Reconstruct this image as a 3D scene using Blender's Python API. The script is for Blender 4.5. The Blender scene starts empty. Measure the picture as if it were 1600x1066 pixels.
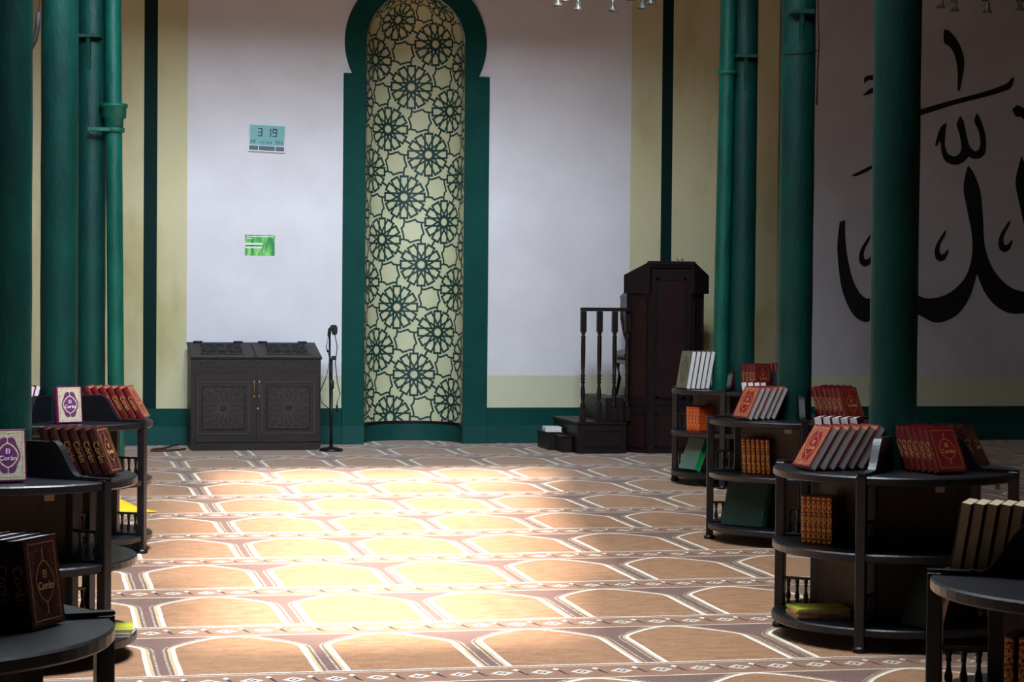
import bpy, math, random
from mathutils import Vector, Matrix
random.seed(7)
R = math.radians
PI = math.pi
scene = bpy.context.scene
COL = scene.collection

# ------------------------------------------------------------------ camera
cam_data = bpy.data.cameras.new('camera')
cam_data.sensor_width = 36.0
cam_data.lens = 3421.41 / 1600.0 * 36.0
cam_data.clip_end = 200
cam = bpy.data.objects.new('camera', cam_data)
COL.objects.link(cam)
YAW, PITCH, ROLL, EYE = 0.210059, 0.024533, 0.008984, 1.5
_f = Vector((math.sin(YAW) * math.cos(PITCH), math.cos(YAW) * math.cos(PITCH), -math.sin(PITCH)))
_r = Vector((math.cos(YAW), -math.sin(YAW), 0))
_u = _r.cross(_f)
_r2 = _r * math.cos(ROLL) + _u * math.sin(ROLL)
_u2 = -_r * math.sin(ROLL) + _u * math.cos(ROLL)
_m = Matrix((_r2, _u2, -_f)).transposed().to_4x4()
_m.translation = (0, 0, EYE)
cam.matrix_world = _m
scene.camera = cam

# ------------------------------------------------------------------ world, lights, exposure
scene.view_settings.view_transform = 'Standard'
scene.view_settings.look = 'None'
scene.view_settings.gamma = 1.0
scene.view_settings.use_curve_mapping = False
scene.view_settings.exposure = 0.36
world = bpy.data.worlds.new('daylight')
scene.world = world
world.use_nodes = True
world.node_tree.nodes['Background'].inputs['Color'].default_value = (0.55, 0.72, 1.0, 1)
world.node_tree.nodes['Background'].inputs['Strength'].default_value = 0.6

CEIL = 5.6            # ceiling height
ROOF = 10.8           # roof of the unseen light-shaping lantern above the ceiling opening
SLANT = 0.55          # run of the sun's rays per metre of fall
# corners of the patch of sun on the carpet; the roof light has this shape, back along the sun's path
PATCH = [(0.72, 9.05), (2.10, 9.05), (4.05, 17.75), (1.42, 17.75)]
ROOF_LIGHT = [(x, y - SLANT * ROOF) for x, y in PATCH]
# ceiling opening, middle rows widened for the added wall lamp, row by row: (y, left edge, right edge)
_e = lambda y: ((0.72 + (y - 5.97) * 0.0805), (2.10 + (y - 5.97) * 0.2241))
OPENING = [(5.97, *_e(5.97)), (8.0, *_e(8.0)), (8.0, -1.8, 2.75), (12.5, -1.8, 3.46), (12.5, *_e(12.5)), (14.67, *_e(14.67))]

def lamp(name, kind, loc, energy, color, **kw):
    l = bpy.data.lights.new(name, kind)
    l.energy = energy
    l.color = color
    for k, v in kw.items():
        setattr(l, k, v)
    o = bpy.data.objects.new(name, l)
    COL.objects.link(o)
    o.location = loc
    return o

sun = lamp('sun', 'SUN', (3, -4, 12), 13.0, (1.0, 0.955, 0.92), angle=R(5.0))
sun.rotation_euler = Vector((0.0, SLANT, -1.0)).to_track_quat('-Z', 'Y').to_euler()
sky = lamp('roof_light_daylight', 'AREA', (2.4, 13.4 - SLANT * ROOF, ROOF - 0.05), 2600.0, (0.80, 0.89, 1.0),
           shape='RECTANGLE', size=3.2, size_y=8.7)
# added lamp out of view, brightening the far wall from inside the lantern
wall_light = lamp('added_wall_light', 'AREA', (0.6, 0.3, 9.3), 4000.0, (0.72, 0.86, 1.0), shape='RECTANGLE', size=4.4, size_y=2.6)
wall_light.rotation_euler = Vector((0.0, 0.9, -0.43)).to_track_quat('-Z', 'Y').to_euler()

# ------------------------------------------------------------------ materials
def lin(v):
    v /= 255.0
    return v / 12.92 if v <= 0.04045 else ((v + 0.055) / 1.055) ** 2.4
def rgb(r, g, b):
    return (lin(r), lin(g), lin(b), 1.0)

MATS = {}
def new_mat(name):
    m = bpy.data.materials.new(name)
    m.use_nodes = True
    MATS[name] = m
    nt = m.node_tree
    return m, nt, nt.nodes['Principled BSDF']

def mat(name, col, rough=0.5, metal=0.0, col2=None, scale=8.0, detail=4.0, bump=0.0, bump_scale=60.0,
        stretch=(1, 1, 1), lo=0.35, hi=0.65, spec=0.5):
    """painted / wooden / cloth surface: base colour, optional mottling, optional bump"""
    m, nt, b = new_mat(name)
    b.inputs['Base Color'].default_value = col
    b.inputs['Roughness'].default_value = rough
    b.inputs['Metallic'].default_value = metal
    b.inputs['Specular IOR Level'].default_value = spec
    tc = nt.nodes.new('ShaderNodeTexCoord')
    mp = nt.nodes.new('ShaderNodeMapping')
    mp.inputs['Scale'].default_value = stretch
    nt.links.new(tc.outputs['Object'], mp.inputs['Vector'])
    if col2 is not None:
        n = nt.nodes.new('ShaderNodeTexNoise')
        n.inputs['Scale'].default_value = scale
        n.inputs['Detail'].default_value = detail
        r = nt.nodes.new('ShaderNodeValToRGB')
        r.color_ramp.elements[0].position = lo
        r.color_ramp.elements[1].position = hi
        r.color_ramp.elements[0].color = col
        r.color_ramp.elements[1].color = col2
        nt.links.new(mp.outputs['Vector'], n.inputs['Vector'])
        nt.links.new(n.outputs['Fac'], r.inputs['Fac'])
        nt.links.new(r.outputs['Color'], b.inputs['Base Color'])
    if bump > 0:
        n2 = nt.nodes.new('ShaderNodeTexNoise')
        n2.inputs['Scale'].default_value = bump_scale
        n2.inputs['Detail'].default_value = 5
        nt.links.new(mp.outputs['Vector'], n2.inputs['Vector'])
        bp = nt.nodes.new('ShaderNodeBump')
        bp.inputs['Strength'].default_value = bump
        bp.inputs['Distance'].default_value = 0.01
        nt.links.new(n2.outputs['Fac'], bp.inputs['Height'])
        nt.links.new(bp.outputs['Normal'], b.inputs['Normal'])
    return m

mat('white_wall', rgb(228, 224, 228), 0.8, col2=rgb(220, 216, 220), scale=2.2, bump=0.15, bump_scale=25)
mat('panel_wall', rgb(208, 202, 208), 0.8, col2=rgb(198, 192, 198), scale=2.2, bump=0.15, bump_scale=25)
mat('cream_wall', rgb(206, 197, 156), 0.8, col2=rgb(182, 170, 116), scale=2.6, detail=8, bump=0.2, bump_scale=25, stretch=(1, 1, 0.4), lo=0.5, hi=0.72)
mat('dado_wall', rgb(206, 204, 172), 0.8, bump=0.15, bump_scale=25)
mat('green_wall', rgb(10, 62, 56), 0.7, col2=rgb(14, 70, 63), scale=3, bump=0.1, bump_scale=30, spec=0.12)
mat('stripe_wall', rgb(6, 38, 36), 0.7, bump=0.1, bump_scale=30, spec=0.12)
mat('green_board', rgb(20, 74, 69), 0.6, col2=rgb(14, 66, 62), scale=3, spec=0.2)
mat('column_green', rgb(1, 56, 48), 0.5, col2=rgb(0, 42, 38), scale=7, detail=8, bump=0.45, bump_scale=55, stretch=(1, 1, 0.35), spec=0.22)
mat('pipe_green', rgb(3, 84, 68), 0.45, col2=rgb(1, 60, 51), scale=9, detail=8, bump=0.45, bump_scale=60, stretch=(1, 1, 0.3), spec=0.28)
mat('dark_wood', rgb(17, 16, 24), 0.36, col2=rgb(10, 10, 15), scale=14, bump=0.12, bump_scale=60, stretch=(1, 4, 1))
mat('panel_wood', rgb(58, 43, 36), 0.7, col2=rgb(46, 34, 29), scale=8, stretch=(4, 4, 0.6))
mat('cabinet_wood', rgb(42, 33, 31), 0.5, col2=rgb(31, 25, 24), scale=12, bump=0.08, bump_scale=50, stretch=(0.6, 4, 4), spec=0.25)
mat('cabinet_carving', rgb(62, 54, 52), 0.5, spec=0.25)
mat('painted_hollow_shade', rgb(12, 10, 11), 0.9)  # flat black painted in for the shade inside cut-outs and holes
mat('minbar_wood', rgb(29, 15, 16), 0.45, col2=rgb(19, 10, 12), scale=10, bump=0.08, bump_scale=40, stretch=(4, 4, 0.5), spec=0.3)
mat('minbar_panel', rgb(44, 17, 17), 0.45, col2=rgb(30, 12, 13), scale=10, stretch=(4, 4, 0.5), spec=0.3)
mat('chair_leather', rgb(22, 25, 28), 0.35, bump=0.2, bump_scale=80)
mat('chair_frame', rgb(56, 20, 16), 0.35)
mat('brass', rgb(176, 158, 118), 0.3, metal=1.0)
mat('steel', rgb(190, 190, 190), 0.3, metal=1.0)
mat('black_metal', rgb(20, 22, 26), 0.4, metal=0.3)
mat('black_rubber', rgb(14, 14, 16), 0.7)
mat('brown_cable', rgb(70, 48, 38), 0.6)
mat('niche_cream', rgb(206, 204, 168), 0.7, col2=rgb(198, 196, 158), scale=3)
mat('niche_pattern', rgb(8, 52, 46), 0.6)
mat('calligraphy_paint', rgb(16, 15, 17), 0.8)
mat('plaster_ceiling', rgb(120, 112, 104), 0.9)
mat('well_plaster', rgb(190, 190, 188), 0.9)
mat('far_wall', rgb(96, 84, 72), 0.9)
mat('clock_case', rgb(225, 228, 230), 0.4)
mat('clock_lcd', rgb(112, 170, 172), 0.3)
mat('clock_digit', rgb(14, 34, 44), 0.5)
mat('clock_button', rgb(70, 78, 90), 0.4)
mat('yellow_cloth', rgb(250, 200, 20), 0.7, col2=rgb(232, 176, 10), scale=9)
mat('paper_label', rgb(150, 128, 108), 0.8)
mat('pages_white', rgb(226, 222, 222), 0.8, col2=rgb(205, 200, 198), scale=40, stretch=(1, 30, 1))
mat('pages_cream', rgb(214, 190, 156), 0.8, col2=rgb(190, 165, 132), scale=40, stretch=(1, 30, 1))
mat('pages_green', rgb(12, 150, 70), 0.6)
mat('cover_red', rgb(112, 12, 20), 0.35, col2=rgb(94, 9, 15), scale=20)
mat('cover_oxblood', rgb(56, 9, 11), 0.4, col2=rgb(42, 7, 9), scale=20)
mat('cover_brown', rgb(62, 22, 15), 0.4, col2=rgb(46, 16, 11), scale=20)
mat('cover_purple', rgb(92, 16, 64), 0.45)
mat('cover_orange', rgb(160, 34, 14), 0.4, col2=rgb(130, 24, 10), scale=20)
mat('cover_olive', rgb(80, 80, 56), 0.5, col2=rgb(66, 66, 44), scale=20)
mat('cover_green', rgb(6, 60, 48), 0.4, col2=rgb(4, 48, 40), scale=8)
mat('cover_sage', rgb(92, 116, 104), 0.5, col2=rgb(78, 102, 92), scale=8)
mat('cover_yellow', rgb(214, 200, 40), 0.45, col2=rgb(150, 160, 60), scale=7)
mat('cover_tan', rgb(190, 150, 100), 0.6)
mat('cover_white', rgb(225, 228, 235), 0.6)
mat('medal_red', rgb(118, 10, 24), 0.4)
mat('medal_purple', rgb(92, 38, 92), 0.45)
mat('panel_cream', rgb(222, 206, 170), 0.5, col2=rgb(196, 172, 128), scale=90)
mat('title_white', rgb(240, 236, 230), 0.5)
mat('title_gold', rgb(196, 150, 90), 0.4)
mat('dark_ink', rgb(30, 34, 26), 0.6)
mat('card_white', rgb(225, 232, 220), 0.6)
mat('card_ink', rgb(40, 70, 46), 0.6)
mat('glass_frost', rgb(150, 150, 144), 0.2)
MATS['glass_frost'].node_tree.nodes['Principled BSDF'].inputs['Transmission Weight'].default_value = 0.9

def filigree(name, base, gold, scale, thr=0.5):
    """stamped gold ornament over a coloured cover"""
    m, nt, b = new_mat(name)
    tc = nt.nodes.new('ShaderNodeTexCoord')
    v = nt.nodes.new('ShaderNodeTexVoronoi')
    v.feature = 'DISTANCE_TO_EDGE'
    v.inputs['Scale'].default_value = scale
    w = nt.nodes.new('ShaderNodeTexNoise')
    w.inputs['Scale'].default_value = scale * 1.7
    w.inputs['Detail'].default_value = 2
    a = nt.nodes.new('ShaderNodeMath'); a.operation = 'MULTIPLY_ADD'
    a.inputs[1].default_value = 2.2; 
    nt.links.new(tc.outputs['Object'], v.inputs['Vector'])
    nt.links.new(tc.outputs['Object'], w.inputs['Vector'])
    nt.links.new(v.outputs['Distance'], a.inputs[0])
    nt.links.new(w.outputs['Fac'], a.inputs[2])
    r = nt.nodes.new('ShaderNodeValToRGB')
    r.color_ramp.elements[0].position = thr + 0.02
    r.color_ramp.elements[1].position = thr + 0.16
    r.color_ramp.elements[0].color = gold
    r.color_ramp.elements[1].color = base
    nt.links.new(a.outputs[0], r.inputs['Fac'])
    nt.links.new(r.outputs['Color'], b.inputs['Base Color'])
    b.inputs['Roughness'].default_value = 0.4
    return m
filigree('stamp_red', rgb(122, 24, 28), rgb(176, 122, 84), 130, 0.60)
filigree('stamp_dim', rgb(92, 10, 14), rgb(136, 62, 40), 120, 0.42)
filigree('stamp_brown', rgb(54, 11, 12), rgb(124, 74, 50), 110, 0.46)
mat('frame_tan', rgb(132, 100, 72), 0.5)
filigree('stamp_spine', rgb(120, 24, 14), rgb(226, 150, 52), 75, 0.66)
filigree('stamp_orange', rgb(170, 40, 14), rgb(226, 120, 40), 75, 0.60)
filigree('stamp_cream', rgb(198, 188, 164), rgb(140, 112, 84), 130, 0.5)
filigree('stamp_olive', rgb(84, 84, 60), rgb(112, 110, 84), 90, 0.4)
filigree('stamp_green', rgb(6, 44, 37), rgb(46, 66, 56), 30, 0.36)
filigree('stamp_deep', rgb(4, 22, 18), rgb(18, 30, 24), 30, 0.36)
mat('cover_deep_green', rgb(3, 28, 22), 0.4)

# leaf photo card
m, nt, b = new_mat('card_leaf')
tc = nt.nodes.new('ShaderNodeTexCoord'); mp = nt.nodes.new('ShaderNodeMapping')
mp.inputs['Scale'].default_value = (9, 9, 2.2); mp.inputs['Rotation'].default_value = (0, R(-32), 0)
wv = nt.nodes.new('ShaderNodeTexNoise'); wv.inputs['Scale'].default_value = 2.6; wv.inputs['Detail'].default_value = 2
cr = nt.nodes.new('ShaderNodeValToRGB')
cr.color_ramp.elements[0].position = 0.36; cr.color_ramp.elements[0].color = rgb(24, 120, 62)
cr.color_ramp.elements[1].position = 0.64; cr.color_ramp.elements[1].color = rgb(150, 214, 110)
e = cr.color_ramp.elements.new(0.5); e.color = rgb(70, 176, 76)
nt.links.new(tc.outputs['Object'], mp.inputs['Vector']); nt.links.new(mp.outputs['Vector'], wv.inputs['Vector'])
nt.links.new(wv.outputs['Fac'], cr.inputs['Fac']); nt.links.new(cr.outputs['Color'], b.inputs['Base Color'])

# ---- prayer carpet: repeated arches with bordered bands, in metres on the floor
class X:
    """tiny expression wrapper over Math nodes"""
    nt = None
    def __init__(self, s): self.s = s
    @staticmethod
    def op(kind, *a):
        n = X.nt.nodes.new('ShaderNodeMath'); n.operation = kind
        for i, v in enumerate(a):
            if isinstance(v, X): X.nt.links.new(v.s, n.inputs[i])
            else: n.inputs[i].default_value = v
        return X(n.outputs[0])
    def __add__(s, o): return X.op('ADD', s, o)
    def __radd__(s, o): return X.op('ADD', o, s)
    def __sub__(s, o): return X.op('SUBTRACT', s, o)
    def __rsub__(s, o): return X.op('SUBTRACT', o, s)
    def __mul__(s, o): return X.op('MULTIPLY', s, o)
    def __rmul__(s, o): return X.op('MULTIPLY', o, s)
    def abs(s): return X.op('ABSOLUTE', s)
    def mod(s, p): return X.op('FLOORED_MODULO', s, p)
def band(x, a, bb):          # 1 inside a..b
    return X.op('GREATER_THAN', x, a) * X.op('LESS_THAN', x, bb)
def mixc(fac, a, bcol):
    n = X.nt.nodes.new('ShaderNodeMix'); n.data_type = 'RGBA'
    X.nt.links.new(fac.s, n.inputs[0])
    for k, v in ((6, a), (7, bcol)):
        if isinstance(v, tuple): n.inputs[k].default_value = v
        else: X.nt.links.new(v, n.inputs[k])
    return n.outputs[2]

def smooth_outline(P, n=5, sharp=58):
    """round a traced outline, keeping its pointed corners"""
    N = len(P); out = []
    V = [Vector(p) for p in P]
    def corner(i):
        a, b = V[i] - V[i - 1], V[(i + 1) % N] - V[i]
        return math.degrees(a.angle(b)) > sharp if a.length and b.length else True
    for i in range(N):
        p0, p1, p2, p3 = V[i - 1], V[i], V[(i + 1) % N], V[(i + 2) % N]
        m1 = (p2 - p1) * .5 if corner(i) else (p2 - p0) * .5
        m2 = (p2 - p1) * .5 if corner((i + 1) % N) else (p3 - p1) * .5
        L = (p2 - p1).length
        for m in (m1, m2):
            if m.length > L: m *= L / m.length
        for k in range(n):
            t = k / n
            out.append((2*t**3 - 3*t*t + 1) * p1 + (t**3 - 2*t*t + t) * m1 + (-2*t**3 + 3*t*t) * p2 + (t**3 - t*t) * m2)
    return [tuple(p) for p in out]
def carpet_material():
    m, nt, b = new_mat('prayer_carpet')
    X.nt = nt
    geo = nt.nodes.new('ShaderNodeNewGeometry')
    wob = nt.nodes.new('ShaderNodeTexNoise'); wob.inputs['Scale'].default_value = 1.6; wob.inputs['Detail'].default_value = 2
    nt.links.new(geo.outputs['Position'], wob.inputs['Vector'])
    wob2 = nt.nodes.new('ShaderNodeTexNoise'); wob2.inputs['Scale'].default_value = 55; wob2.inputs['Detail'].default_value = 2
    nt.links.new(geo.outputs['Position'], wob2.inputs['Vector'])
    sp = nt.nodes.new('ShaderNodeSeparateXYZ'); nt.links.new(geo.outputs['Position'], sp.inputs[0])
    wx = X(wob.outputs['Fac']) - 0.5
    wf = X(wob2.outputs['Fac']) - 0.5
    W, D, x0, y0 = 0.64414, 1.20248, 0.52864, 8.44659
    px = X(sp.outputs['X']) + wx * 0.02 + wf * 0.004
    py = X(sp.outputs['Y']) + wx * 0.05 + wf * 0.006
    uc = ((px - (x0 + 0.25) + W / 2).mod(W) - W / 2).abs()       # distance from the arch axis
    v = (py - y0).mod(D)                                       # 0 at the foot line of the arch
    side = uc - 0.25
    top = (v + X.op('POWER', uc, 1.5) * 1.89 - 0.885) * 0.80
    d = X.op('SMOOTH_MAX', side, top, 0.06) - 0.003
    field = rgb(172, 128, 92); border = rgb(120, 90, 78); white = rgb(234, 228, 214)
    tan = rgb(196, 168, 122); dark = rgb(92, 66, 62)
    # long pile mottling
    fn = nt.nodes.new('ShaderNodeTexNoise'); fn.inputs['Scale'].default_value = 9; fn.inputs['Detail'].default_value = 10; fn.inputs['Roughness'].default_value = 0.68
    mp = nt.nodes.new('ShaderNodeMapping'); mp.inputs['Scale'].default_value = (1.1, 1.9, 1)
    nt.links.new(geo.outputs['Position'], mp.inputs['Vector']); nt.links.new(mp.outputs['Vector'], fn.inputs['Vector'])
    mott = X.op('SMOOTH_MIN', X.op('MAXIMUM', (X(fn.outputs['Fac']) - 0.36) * 3.4, 0.0), 1.0, 0.1)
    fieldc = mixc(mott * 0.75 + wf * 0.9 + 0.15, rgb(140, 97, 64), field)
    col = mixc(X.op('LESS_THAN', d, 0.0), border, fieldc)
    tick = X.op('GREATER_THAN', ((v * 62.0) + wf * 2.0).mod(1.0), 0.5)
    col = mixc(band(d, 0.0, 0.018), col, white)
    col = mixc(band(d, 0.018, 0.032), col, tan)
    col = mixc(band(d, 0.042, 0.052) * tick, col, rgb(196, 178, 158))
    # border band between the rows: v in [D-0.30, D]
    t = v - (D - 0.30)
    inb = X.op('GREATER_THAN', t, 0.0)
    col = mixc(inb, col, rgb(146, 108, 84))
    col = mixc(band(t, 0.0, 0.012), col, rgb(222, 206, 180))
    col = mixc(band(t, 0.255, 0.266), col, rgb(206, 186, 160))
    tick2 = X.op('GREATER_THAN', (px * 40.0).mod(1.0), 0.5)
    col = mixc(band(t, 0.272, 0.286) * tick2, col, dark)
    col = mixc(band(t, 0.288, 0.30), col, white)
    # diamonds, four to an arch, with small hooked figures between them
    P = W / 4
    du = ((px - x0).mod(P) - P / 2).abs()
    dv = (t - 0.14).abs()
    dm = du * 1.12 + dv * 1.05
    teeth = ((du * 90.0).mod(1.0) - 0.5).abs() * 0.012
    dm = dm + teeth
    col = mixc(X.op('LESS_THAN', dm, 0.056) * inb, col, rgb(212, 196, 172))
    col = mixc(X.op('LESS_THAN', dm, 0.030) * inb, col, rgb(58, 56, 86))
    col = mixc(X.op('LESS_THAN', dm, 0.014) * inb, col, white)
    hu = ((px - x0 + P / 2).mod(P) - P / 2)
    hk = (hu * 1.3 + (t - 0.14) * 0.55 - X.op('SINE', (t - 0.14) * 40.0) * 0.010).abs()
    col = mixc(X.op('LESS_THAN', hk, 0.009) * band(t, 0.085, 0.195) * X.op('LESS_THAN', hu.abs(), 0.05), col, rgb(62, 48, 58))
    col = mixc(X.op('LESS_THAN', (hu + 0.012).abs() + (t - 0.20).abs() * 0.6, 0.014), col, white)
    nt.links.new(col, b.inputs['Base Color'])
    b.inputs['Roughness'].default_value = 0.95
    b.inputs['Specular IOR Level'].default_value = 0.15
    b.inputs['Sheen Weight'].default_value = 0.25
    b.inputs['Sheen Roughness'].default_value = 0.5
    bn = nt.nodes.new('ShaderNodeTexNoise'); bn.inputs['Scale'].default_value = 260
    nt.links.new(geo.outputs['Position'], bn.inputs['Vector'])
    bp = nt.nodes.new('ShaderNodeBump'); bp.inputs['Strength'].default_value = 0.5; bp.inputs['Distance'].default_value = 0.006
    nt.links.new(bn.outputs['Fac'], bp.inputs['Height']); nt.links.new(bp.outputs['Normal'], b.inputs['Normal'])
carpet_material()

# ------------------------------------------------------------------ mesh builder
class MB:
    def __init__(self):
        self.v, self.f, self.mi, self.mats, self.sm = [], [], [], [], []
    def mid(self, m):
        if m not in self.mats: self.mats.append(m)
        return self.mats.index(m)
    def poly(self, pts, m, smooth=False):
        b = len(self.v); self.v += [tuple(p) for p in pts]
        self.f.append(list(range(b, b + len(pts)))); self.mi.append(self.mid(m)); self.sm.append(smooth)
    def raw(self, vs, fs, m, smooth=False, M=None):
        b = len(self.v)
        self.v += [tuple(M @ Vector(p)) if M else tuple(p) for p in vs]
        for f in fs:
            self.f.append([b + i for i in f]); self.mi.append(self.mid(m)); self.sm.append(smooth)
    def box(self, x0, x1, y0, y1, z0, z1, m, bev=0.0, M=None):
        if bev <= 0:
            vs = [(x, y, z) for z in (z0, z1) for y in (y0, y1) for x in (x0, x1)]
            fs = [(0, 2, 3, 1), (4, 5, 7, 6), (0, 1, 5, 4), (2, 6, 7, 3), (0, 4, 6, 2), (1, 3, 7, 5)]
        else:
            e = min(bev, (x1 - x0) * .49, (y1 - y0) * .49, (z1 - z0) * .49)
            vs, idx = [], {}
            X_, Y_, Z_ = (x0, x1), (y0, y1), (z0, z1)
            for i in (0, 1):
                for j in (0, 1):
                    for k in (0, 1):
                        sx, sy, sz = (1 - 2 * i) * e, (1 - 2 * j) * e, (1 - 2 * k) * e
                        for ax, p in (('x', (X_[i], Y_[j] + sy, Z_[k] + sz)), ('y', (X_[i] + sx, Y_[j], Z_[k] + sz)), ('z', (X_[i] + sx, Y_[j] + sy, Z_[k]))):
                            idx[(i, j, k, ax)] = len(vs); vs.append(p)
            g = lambda i, j, k, a: idx[(i, j, k, a)]
            fs = []
            for i in (0, 1):
                q = [g(i, 0, 0, 'x'), g(i, 1, 0, 'x'), g(i, 1, 1, 'x'), g(i, 0, 1, 'x')]; fs.append(q if i else q[::-1])
                q = [g(0, i, 0, 'y'), g(1, i, 0, 'y'), g(1, i, 1, 'y'), g(0, i, 1, 'y')]; fs.append(q[::-1] if i else q)
                q = [g(0, 0, i, 'z'), g(1, 0, i, 'z'), g(1, 1, i, 'z'), g(0, 1, i, 'z')]; fs.append(q if i else q[::-1])
            for a_ in (0, 1):
                for b_ in (0, 1):
                    fs.append([g(a_, b_, 0, 'x'), g(a_, b_, 1, 'x'), g(a_, b_, 1, 'y'), g(a_, b_, 0, 'y')])
                    fs.append([g(a_, 0, b_, 'x'), g(a_, 1, b_, 'x'), g(a_, 1, b_, 'z'), g(a_, 0, b_, 'z')])
                    fs.append([g(0, a_, b_, 'y'), g(1, a_, b_, 'y'), g(1, a_, b_, 'z'), g(0, a_, b_, 'z')])
            for i in (0, 1):
                for j in (0, 1):
                    for k in (0, 1):
                        fs.append([g(i, j, k, 'x'), g(i, j, k, 'y'), g(i, j, k, 'z')])
        self.raw(vs, fs, m, M=M)
    def lathe(self, prof, m, n=20, c=(0, 0), smooth=True, M=None, cap=True):
        """prof: list of (radius, z)"""
        vs, fs = [], []
        for r, z in prof:
            for i in range(n):
                a = 2 * PI * i / n
                vs.append((c[0] + r * math.cos(a), c[1] + r * math.sin(a), z))
        for k in range(len(prof) - 1):
            for i in range(n):
                j = (i + 1) % n
                fs.append((k * n + i, k * n + j, (k + 1) * n + j, (k + 1) * n + i))
        self.raw(vs, fs, m, smooth, M)
        if cap:
            top = len(prof) - 1
            self.raw(vs, [tuple(range(n))[::-1], tuple(top * n + i for i in range(n))], m, False, M)
    def tube(self, pts, r, m, n=8, smooth=True):
        P = [Vector(p) for p in pts]
        rr = r if isinstance(r, (list, tuple)) else [r] * len(P)
        vs, fs = [], []
        up = Vector((0, 0, 1))
        for i, p in enumerate(P):
            d = (P[min(i + 1, len(P) - 1)] - P[max(i - 1, 0)]).normalized()
            a = d.cross(up)
            if a.length < 1e-4: a = d.cross(Vector((1, 0, 0)))
            a.normalize(); b = a.cross(d)
            for k in range(n):
                t = 2 * PI * k / n
                vs.append(p + (a * math.cos(t) + b * math.sin(t)) * rr[i])
        for i in range(len(P) - 1):
            for k in range(n):
                j = (k + 1) % n
                fs.append((i * n + k, i * n + j, (i + 1) * n + j, (i + 1) * n + k))
        fs += [tuple(range(n))[::-1], tuple((len(P) - 1) * n + k for k in range(n))]
        self.raw(vs, fs, m, smooth)
    def prism(self, pts, axis, a, b, m, M=None):
        """polygon pts (2D) extruded along an axis between a and b"""
        def p3(p, t):
            return {'x': (t, p[0], p[1]), 'y': (p[0], t, p[1]), 'z': (p[0], p[1], t)}[axis]
        n = len(pts)
        vs = [p3(p, a) for p in pts] + [p3(p, b) for p in pts]
        fs = [tuple(range(n)), tuple(range(2 * n - 1, n - 1, -1))]
        fs += [(i, i + n, (i + 1) % n + n, (i + 1) % n) for i in range(n)]
        self.raw(vs, fs, m, M=M)
    def strip(self, pts, w, m, mapf=lambda s, t: (s, 0, t), closed=False, seg=0.03):
        """flat strip of width w along a 2D polyline, mapped onto a surface"""
        P = [Vector(p) for p in pts]
        if closed: P.append(P[0])
        for a, b in zip(P[:-1], P[1:]):
            d = b - a; L = d.length
            if L < 1e-6: continue
            d /= L; nrm = Vector((-d.y, d.x)) * (w / 2)
            a2, b2 = a - d * w * .3, b + d * w * .3
            k = max(1, int(math.ceil(L / seg)))
            vs = []
            for i in range(k + 1):
                q = a2.lerp(b2, i / k)
                vs += [mapf(*(q + nrm)), mapf(*(q - nrm))]
            self.raw(vs, [(2 * i, 2 * i + 1, 2 * i + 3, 2 * i + 2) for i in range(k)], m)
    def mesh(self, name):
        me = bpy.data.meshes.new(name)
        me.from_pydata(self.v, [], self.f)
        for k in self.mats: me.materials.append(MATS[k])
        me.polygons.foreach_set('material_index', self.mi)
        me.polygons.foreach_set('use_smooth', self.sm)
        me.validate(); me.update()
        import bmesh
        bm = bmesh.new(); bm.from_mesh(me)
        bmesh.ops.recalc_face_normals(bm, faces=bm.faces)
        bm.to_mesh(me); bm.free()
        return me
    def build(self, name, parent=None, loc=None, rot=None):
        o = bpy.data.objects.new(name, self.mesh(name))
        COL.objects.link(o)
        if parent: o.parent = parent
        if loc: o.location = loc
        if rot: o.rotation_euler = rot
        return o

def put(name, me, parent=None, loc=(0, 0, 0), rot=(0, 0, 0)):
    o = bpy.data.objects.new(name, me); COL.objects.link(o)
    o.parent = parent; o.location = loc; o.rotation_euler = rot
    return o
def thing(name, label, cat, loc=(0, 0, 0), rz=0.0, group=None):
    o = bpy.data.objects.new(name, None); COL.objects.link(o)
    o.empty_display_size = 0.1
    o.location = loc; o.rotation_euler = (0, 0, rz)
    o['label'] = label; o['category'] = cat
    if group: o['group'] = group
    return o
def tag(o, label, cat, group=None):
    o['label'] = label; o['category'] = cat
    if group: o['group'] = group
    return o
def struct(o):
    o['kind'] = 'structure'; return o
def text_mesh(txt, size, m, depth=0.0006, align='CENTER'):
    cu = bpy.data.curves.new('lettering', 'FONT')
    cu.body = txt; cu.size = size; cu.extrude = depth; cu.align_x = align; cu.align_y = 'CENTER'
    cu.resolution_u = 3
    o = bpy.data.objects.new('lettering', cu); COL.objects.link(o)
    dg = bpy.context.evaluated_depsgraph_get()
    me = bpy.data.meshes.new_from_object(o.evaluated_get(dg), depsgraph=dg)
    bpy.data.objects.remove(o); bpy.data.curves.remove(cu)
    me.materials.clear(); me.materials.append(MATS[m])
    return me
ORD = ['first', 'second', 'third', 'fourth', 'fifth', 'sixth', 'seventh', 'eighth', 'ninth']

# ================================================================== SETTING
YB = 20.589
XL, XR, YF = -3.6, 12.5, -3.5
b = MB(); b.box(XL - .2, XR + .2, YF - .2, YB + 0.6, -0.1, 0.0, 'prayer_carpet'); struct(b.build('floor'))

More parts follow.
